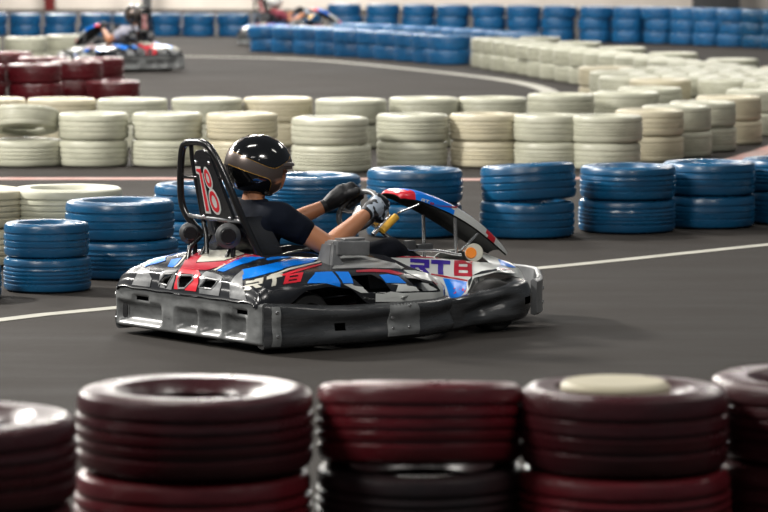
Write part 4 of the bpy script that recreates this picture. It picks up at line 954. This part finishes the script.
# helmet, opening to the front
HM = Matrix.Translation(HC) @ Matrix.Rotation(HY, 4, 'Z') @ Matrix.Rotation(math.radians(4), 4, 'Y')
def hpt(th, ph, k=1.0):
    """th 0 = front .. pi = back around, ph -90..90 elevation"""
    a, b, c = .163, .132, .152
    x = math.cos(ph) * math.cos(th); y = math.cos(ph) * math.sin(th); z = math.sin(ph)
    p = Vector((a * x - (.006 if x < 0 else 0), b * y, c * z))
    if z < 0: p.x *= 1 - .10 * z * z; p.y *= 1 - .08 * z * z; p.x -= .012 * z * (1 if x < 0 else -1) * 0
    p.z = c * z if z > -.5 else -c * .5 + (z + .5) * c * .95
    return p * k
NU, NV = 128, 64; V = []; hv = []
for i in range(NU):
    for j in range(NV + 1):
        hv.append(hpt(2 * PI * i / NU, -1.12 + (PI / 2 + 1.12 - .001) * j / NV))
def open_front(p):
    # bottom rim falls towards the chin; face opening cut square
    if p.x > .096 and p.z < -.004 - (p.x - .085) * .0 and abs(p.y) < .125: return True
    if p.z < -.142 + .28 * max(0, -p.x - .0) + .0: return True
    if p.x > .06 and p.z < -.128: return True
    return False
bm = bmesh.new(); vs = [bm.verts.new(p) for p in hv]
for f in grid_faces(NU, NV + 1, True):
    c = sum((hv[i] for i in f), Vector()) / 4
    if open_front(c): continue
    bm.faces.new([vs[i] for i in f])
bmesh.ops.delete(bm, geom=[v for v in bm.verts if not v.link_faces], context='VERTS')
bmesh.ops.recalc_face_normals(bm, faces=bm.faces)
me = bpy.data.meshes.new('helmet'); bm.to_mesh(me); bm.free()
hel = link('helmet', me, M['helmet'], drv); HB = bvh_of([hel])
S = lambda q: [((px - 256) / 204 - .035, 0, (166 - py) / 204) for px, py in q]
TOPP = S([(232.5, 151), (239, 154.5), (247, 158), (256, 161.3), (266, 164.8), (273.5, 166), (280, 163), (288, 158), (291, 153), (287, 147), (279, 140.5), (268, 136.3), (256, 134.6), (246, 136.5), (238, 142)])
LOWP = S([(226.5, 165), (236, 167.5), (248, 171.2), (260, 174.5), (267.5, 176.5), (271, 180), (271, 188), (269.5, 193.5), (265, 195), (254, 193.5), (240, 190.5), (230, 184), (226, 175)])
for s in (-1, 1):
    for nm, P_ in (('gloss_panel', TOPP), ('lower_panel', LOWP)):
        d = (0, -s, 0)
        dp = decal(nm, [[(x, s * .05, z) for x, _, z in P_]], HB, d, M['gloss_black'], hel, .0012, .012)
        line = []
        PP = cr([(x, 0, z) for x, _, z in P_], 4, True)
        for p in PP:
            h = HB.ray_cast(Vector((p.x, s * .4, p.z)), Vector(d))
            if h[0]: line.append(h[0] + Vector((0, s * .001, 0)))
        if len(line) > 8:
            bm = bmesh.new(); seg = [line[0]]
            for q in line[1:] + [line[0]]:
                if (q - seg[-1]).length < .03: seg.append(q)
                else:
                    if len(seg) > 2: bm_tube(bm, seg, .0016, 6)
                    seg = [q]
            if len(seg) > 2: bm_tube(bm, seg, .0016, 6)
            frombm('gold_pinstripe', bm, M['gold'], hel)
# peak and edge trim
bm = bmesh.new(); rows = []
for k in range(13):
    a = (k - 6) / 6 * .95
    p0 = hpt(a, .10, 1.0); p1 = hpt(a, .20, 1.0); t = Vector((math.cos(a) * .012, math.sin(a) * .006, -.004)) * (1 - .5 * abs(a))
    rows.append([bm.verts.new(q) for q in (p1, p1 + t + Vector((0, 0, -.004)), p0 + t, p0)])
for a_, b_ in zip(rows, rows[1:]):
    for j in range(4): bm.faces.new((a_[j], a_[(j + 1) % 4], b_[(j + 1) % 4], b_[j]))
bm.faces.new(rows[0]); bm.faces.new(rows[-1][::-1])
frombm('peak', bm, M['helmet'], hel)
solidify(hel, .012)
for s in (-1, 1):
    for (x, z) in ((-.118, .074), (-.03, .036)):
        h = HB.ray_cast(Vector((x, s * .4, z)), Vector((0, -s, 0)))
        if h[0]: bm = bmesh.new(); bm_ell(bm, h[0] + h[1] * 0, (.0045, .0045, .0045), None, 10); frombm('stud', bm, M['silver'], hel)
def xf(o):
    o.data.transform(HM)
xf(hel)
for c in kids(hel): xf(c)
tube('chin_strap', [HM @ Vector((.02, -.095, -.12)), HC + Vector((.045, -.04, -.135)), HC + Vector((.05, 0, -.14)), HC + Vector((.045, .04, -.135)), HM @ Vector((.02, .095, -.12))], .006, M['matt_black'], hel, 4)

# ------------------------------------------------------------------ far karts
for nm, loc, ang, label, who, swap in (
    ('a', (-4.02, 51.9, 0), 128, 'go-kart seen from behind at far left, red centre panel, beside dark red tyres', 'driver in pale grey top driving the far left kart away', {'black_cotton': M['shirt_grey'], 'camo_glove': M['glove_black']}),
    ('b', (-1.52, 63.9, 0), 36, 'go-kart in far centre, half hidden behind the curved blue tyre row', 'driver in maroon top and white helmet in the far centre kart', {'black_cotton': M['shirt_red'], 'bronze_grey_lacquer': M['white'], 'gloss_black_lacquer': M['white']})):
    k = copy_tree(kart); k.location = loc; k.rotation_euler = (0, 0, math.radians(ang)); k['label'] = label
    p = copy_tree(drv, None, swap); p.location = loc; p.rotation_euler = (0, 0, math.radians(ang)); p['label'] = who

# ------------------------------------------------------------------ camera, light
cam = bpy.data.cameras.new('camera'); co = bpy.data.objects.new('camera', cam); COL.objects.link(co)
co.location = (0, 0, 1.9); co.rotation_euler = (PI / 2 - math.atan(315 / 3500), 0, 0)
cam.sensor_width = 36; cam.lens = 36 * 3500 / 768; cam.clip_end = 300; cam.clip_start = .5
cam.dof.use_dof = True; cam.dof.focus_distance = 17.2; cam.dof.aperture_fstop = 4.5
scn.camera = co
w = bpy.data.worlds.new('world'); scn.world = w; w.use_nodes = True
bg = w.node_tree.nodes['Background']; bg.inputs['Color'].default_value = (.80, .90, 1.0, 1); bg.inputs['Strength'].default_value = .09
def area(x, y, z, sx, sy, p, rot=(0, 0, 0), col=(1, .96, .9)):
    l = bpy.data.lights.new('hall_lamp', 'AREA'); l.shape = 'RECTANGLE'; l.size = sx; l.size_y = sy; l.energy = p; l.color = col
    o = bpy.data.objects.new('hall_lamp', l); COL.objects.link(o); o.location = (x, y, z); o.rotation_euler = rot; return o
for yy, p in ((6, 50), (15, 110), (24, 330), (34, 650), (46, 850), (60, 1000), (76, 1100), (90, 1600)):
    for xx, kx in ((-8, 1.5), (-1.5, 1.0), (6, .55)):
        area(xx, yy, 7.2, 2.4, .5, p * kx)
kl = Vector((-11, 23.5, 7.6)); kd = (kl - Vector((-.2, 17.3, .3))).to_track_quat('Z', 'Y').to_euler()
area(kl.x, kl.y, kl.z, 1.4, 1.0, 3400, kd)
kl = Vector((-6.5, 9.0, 7.0)); kd = (kl - Vector((-.2, 17.3, .3))).to_track_quat('Z', 'Y').to_euler()
area(kl.x, kl.y, kl.z, 2.4, .8, 720, kd)
kl = Vector((3.5, 8.0, 7.0)); kd = (kl - Vector((.3, 17.0, .3))).to_track_quat('Z', 'Y').to_euler()
area(kl.x, kl.y, kl.z, 2.0, .8, 260, kd)
scn.view_settings.view_transform = 'Standard'; scn.view_settings.look = 'None'; scn.view_settings.gamma = 1; scn.view_settings.use_curve_mapping = False
scn.view_settings.exposure = 0.0
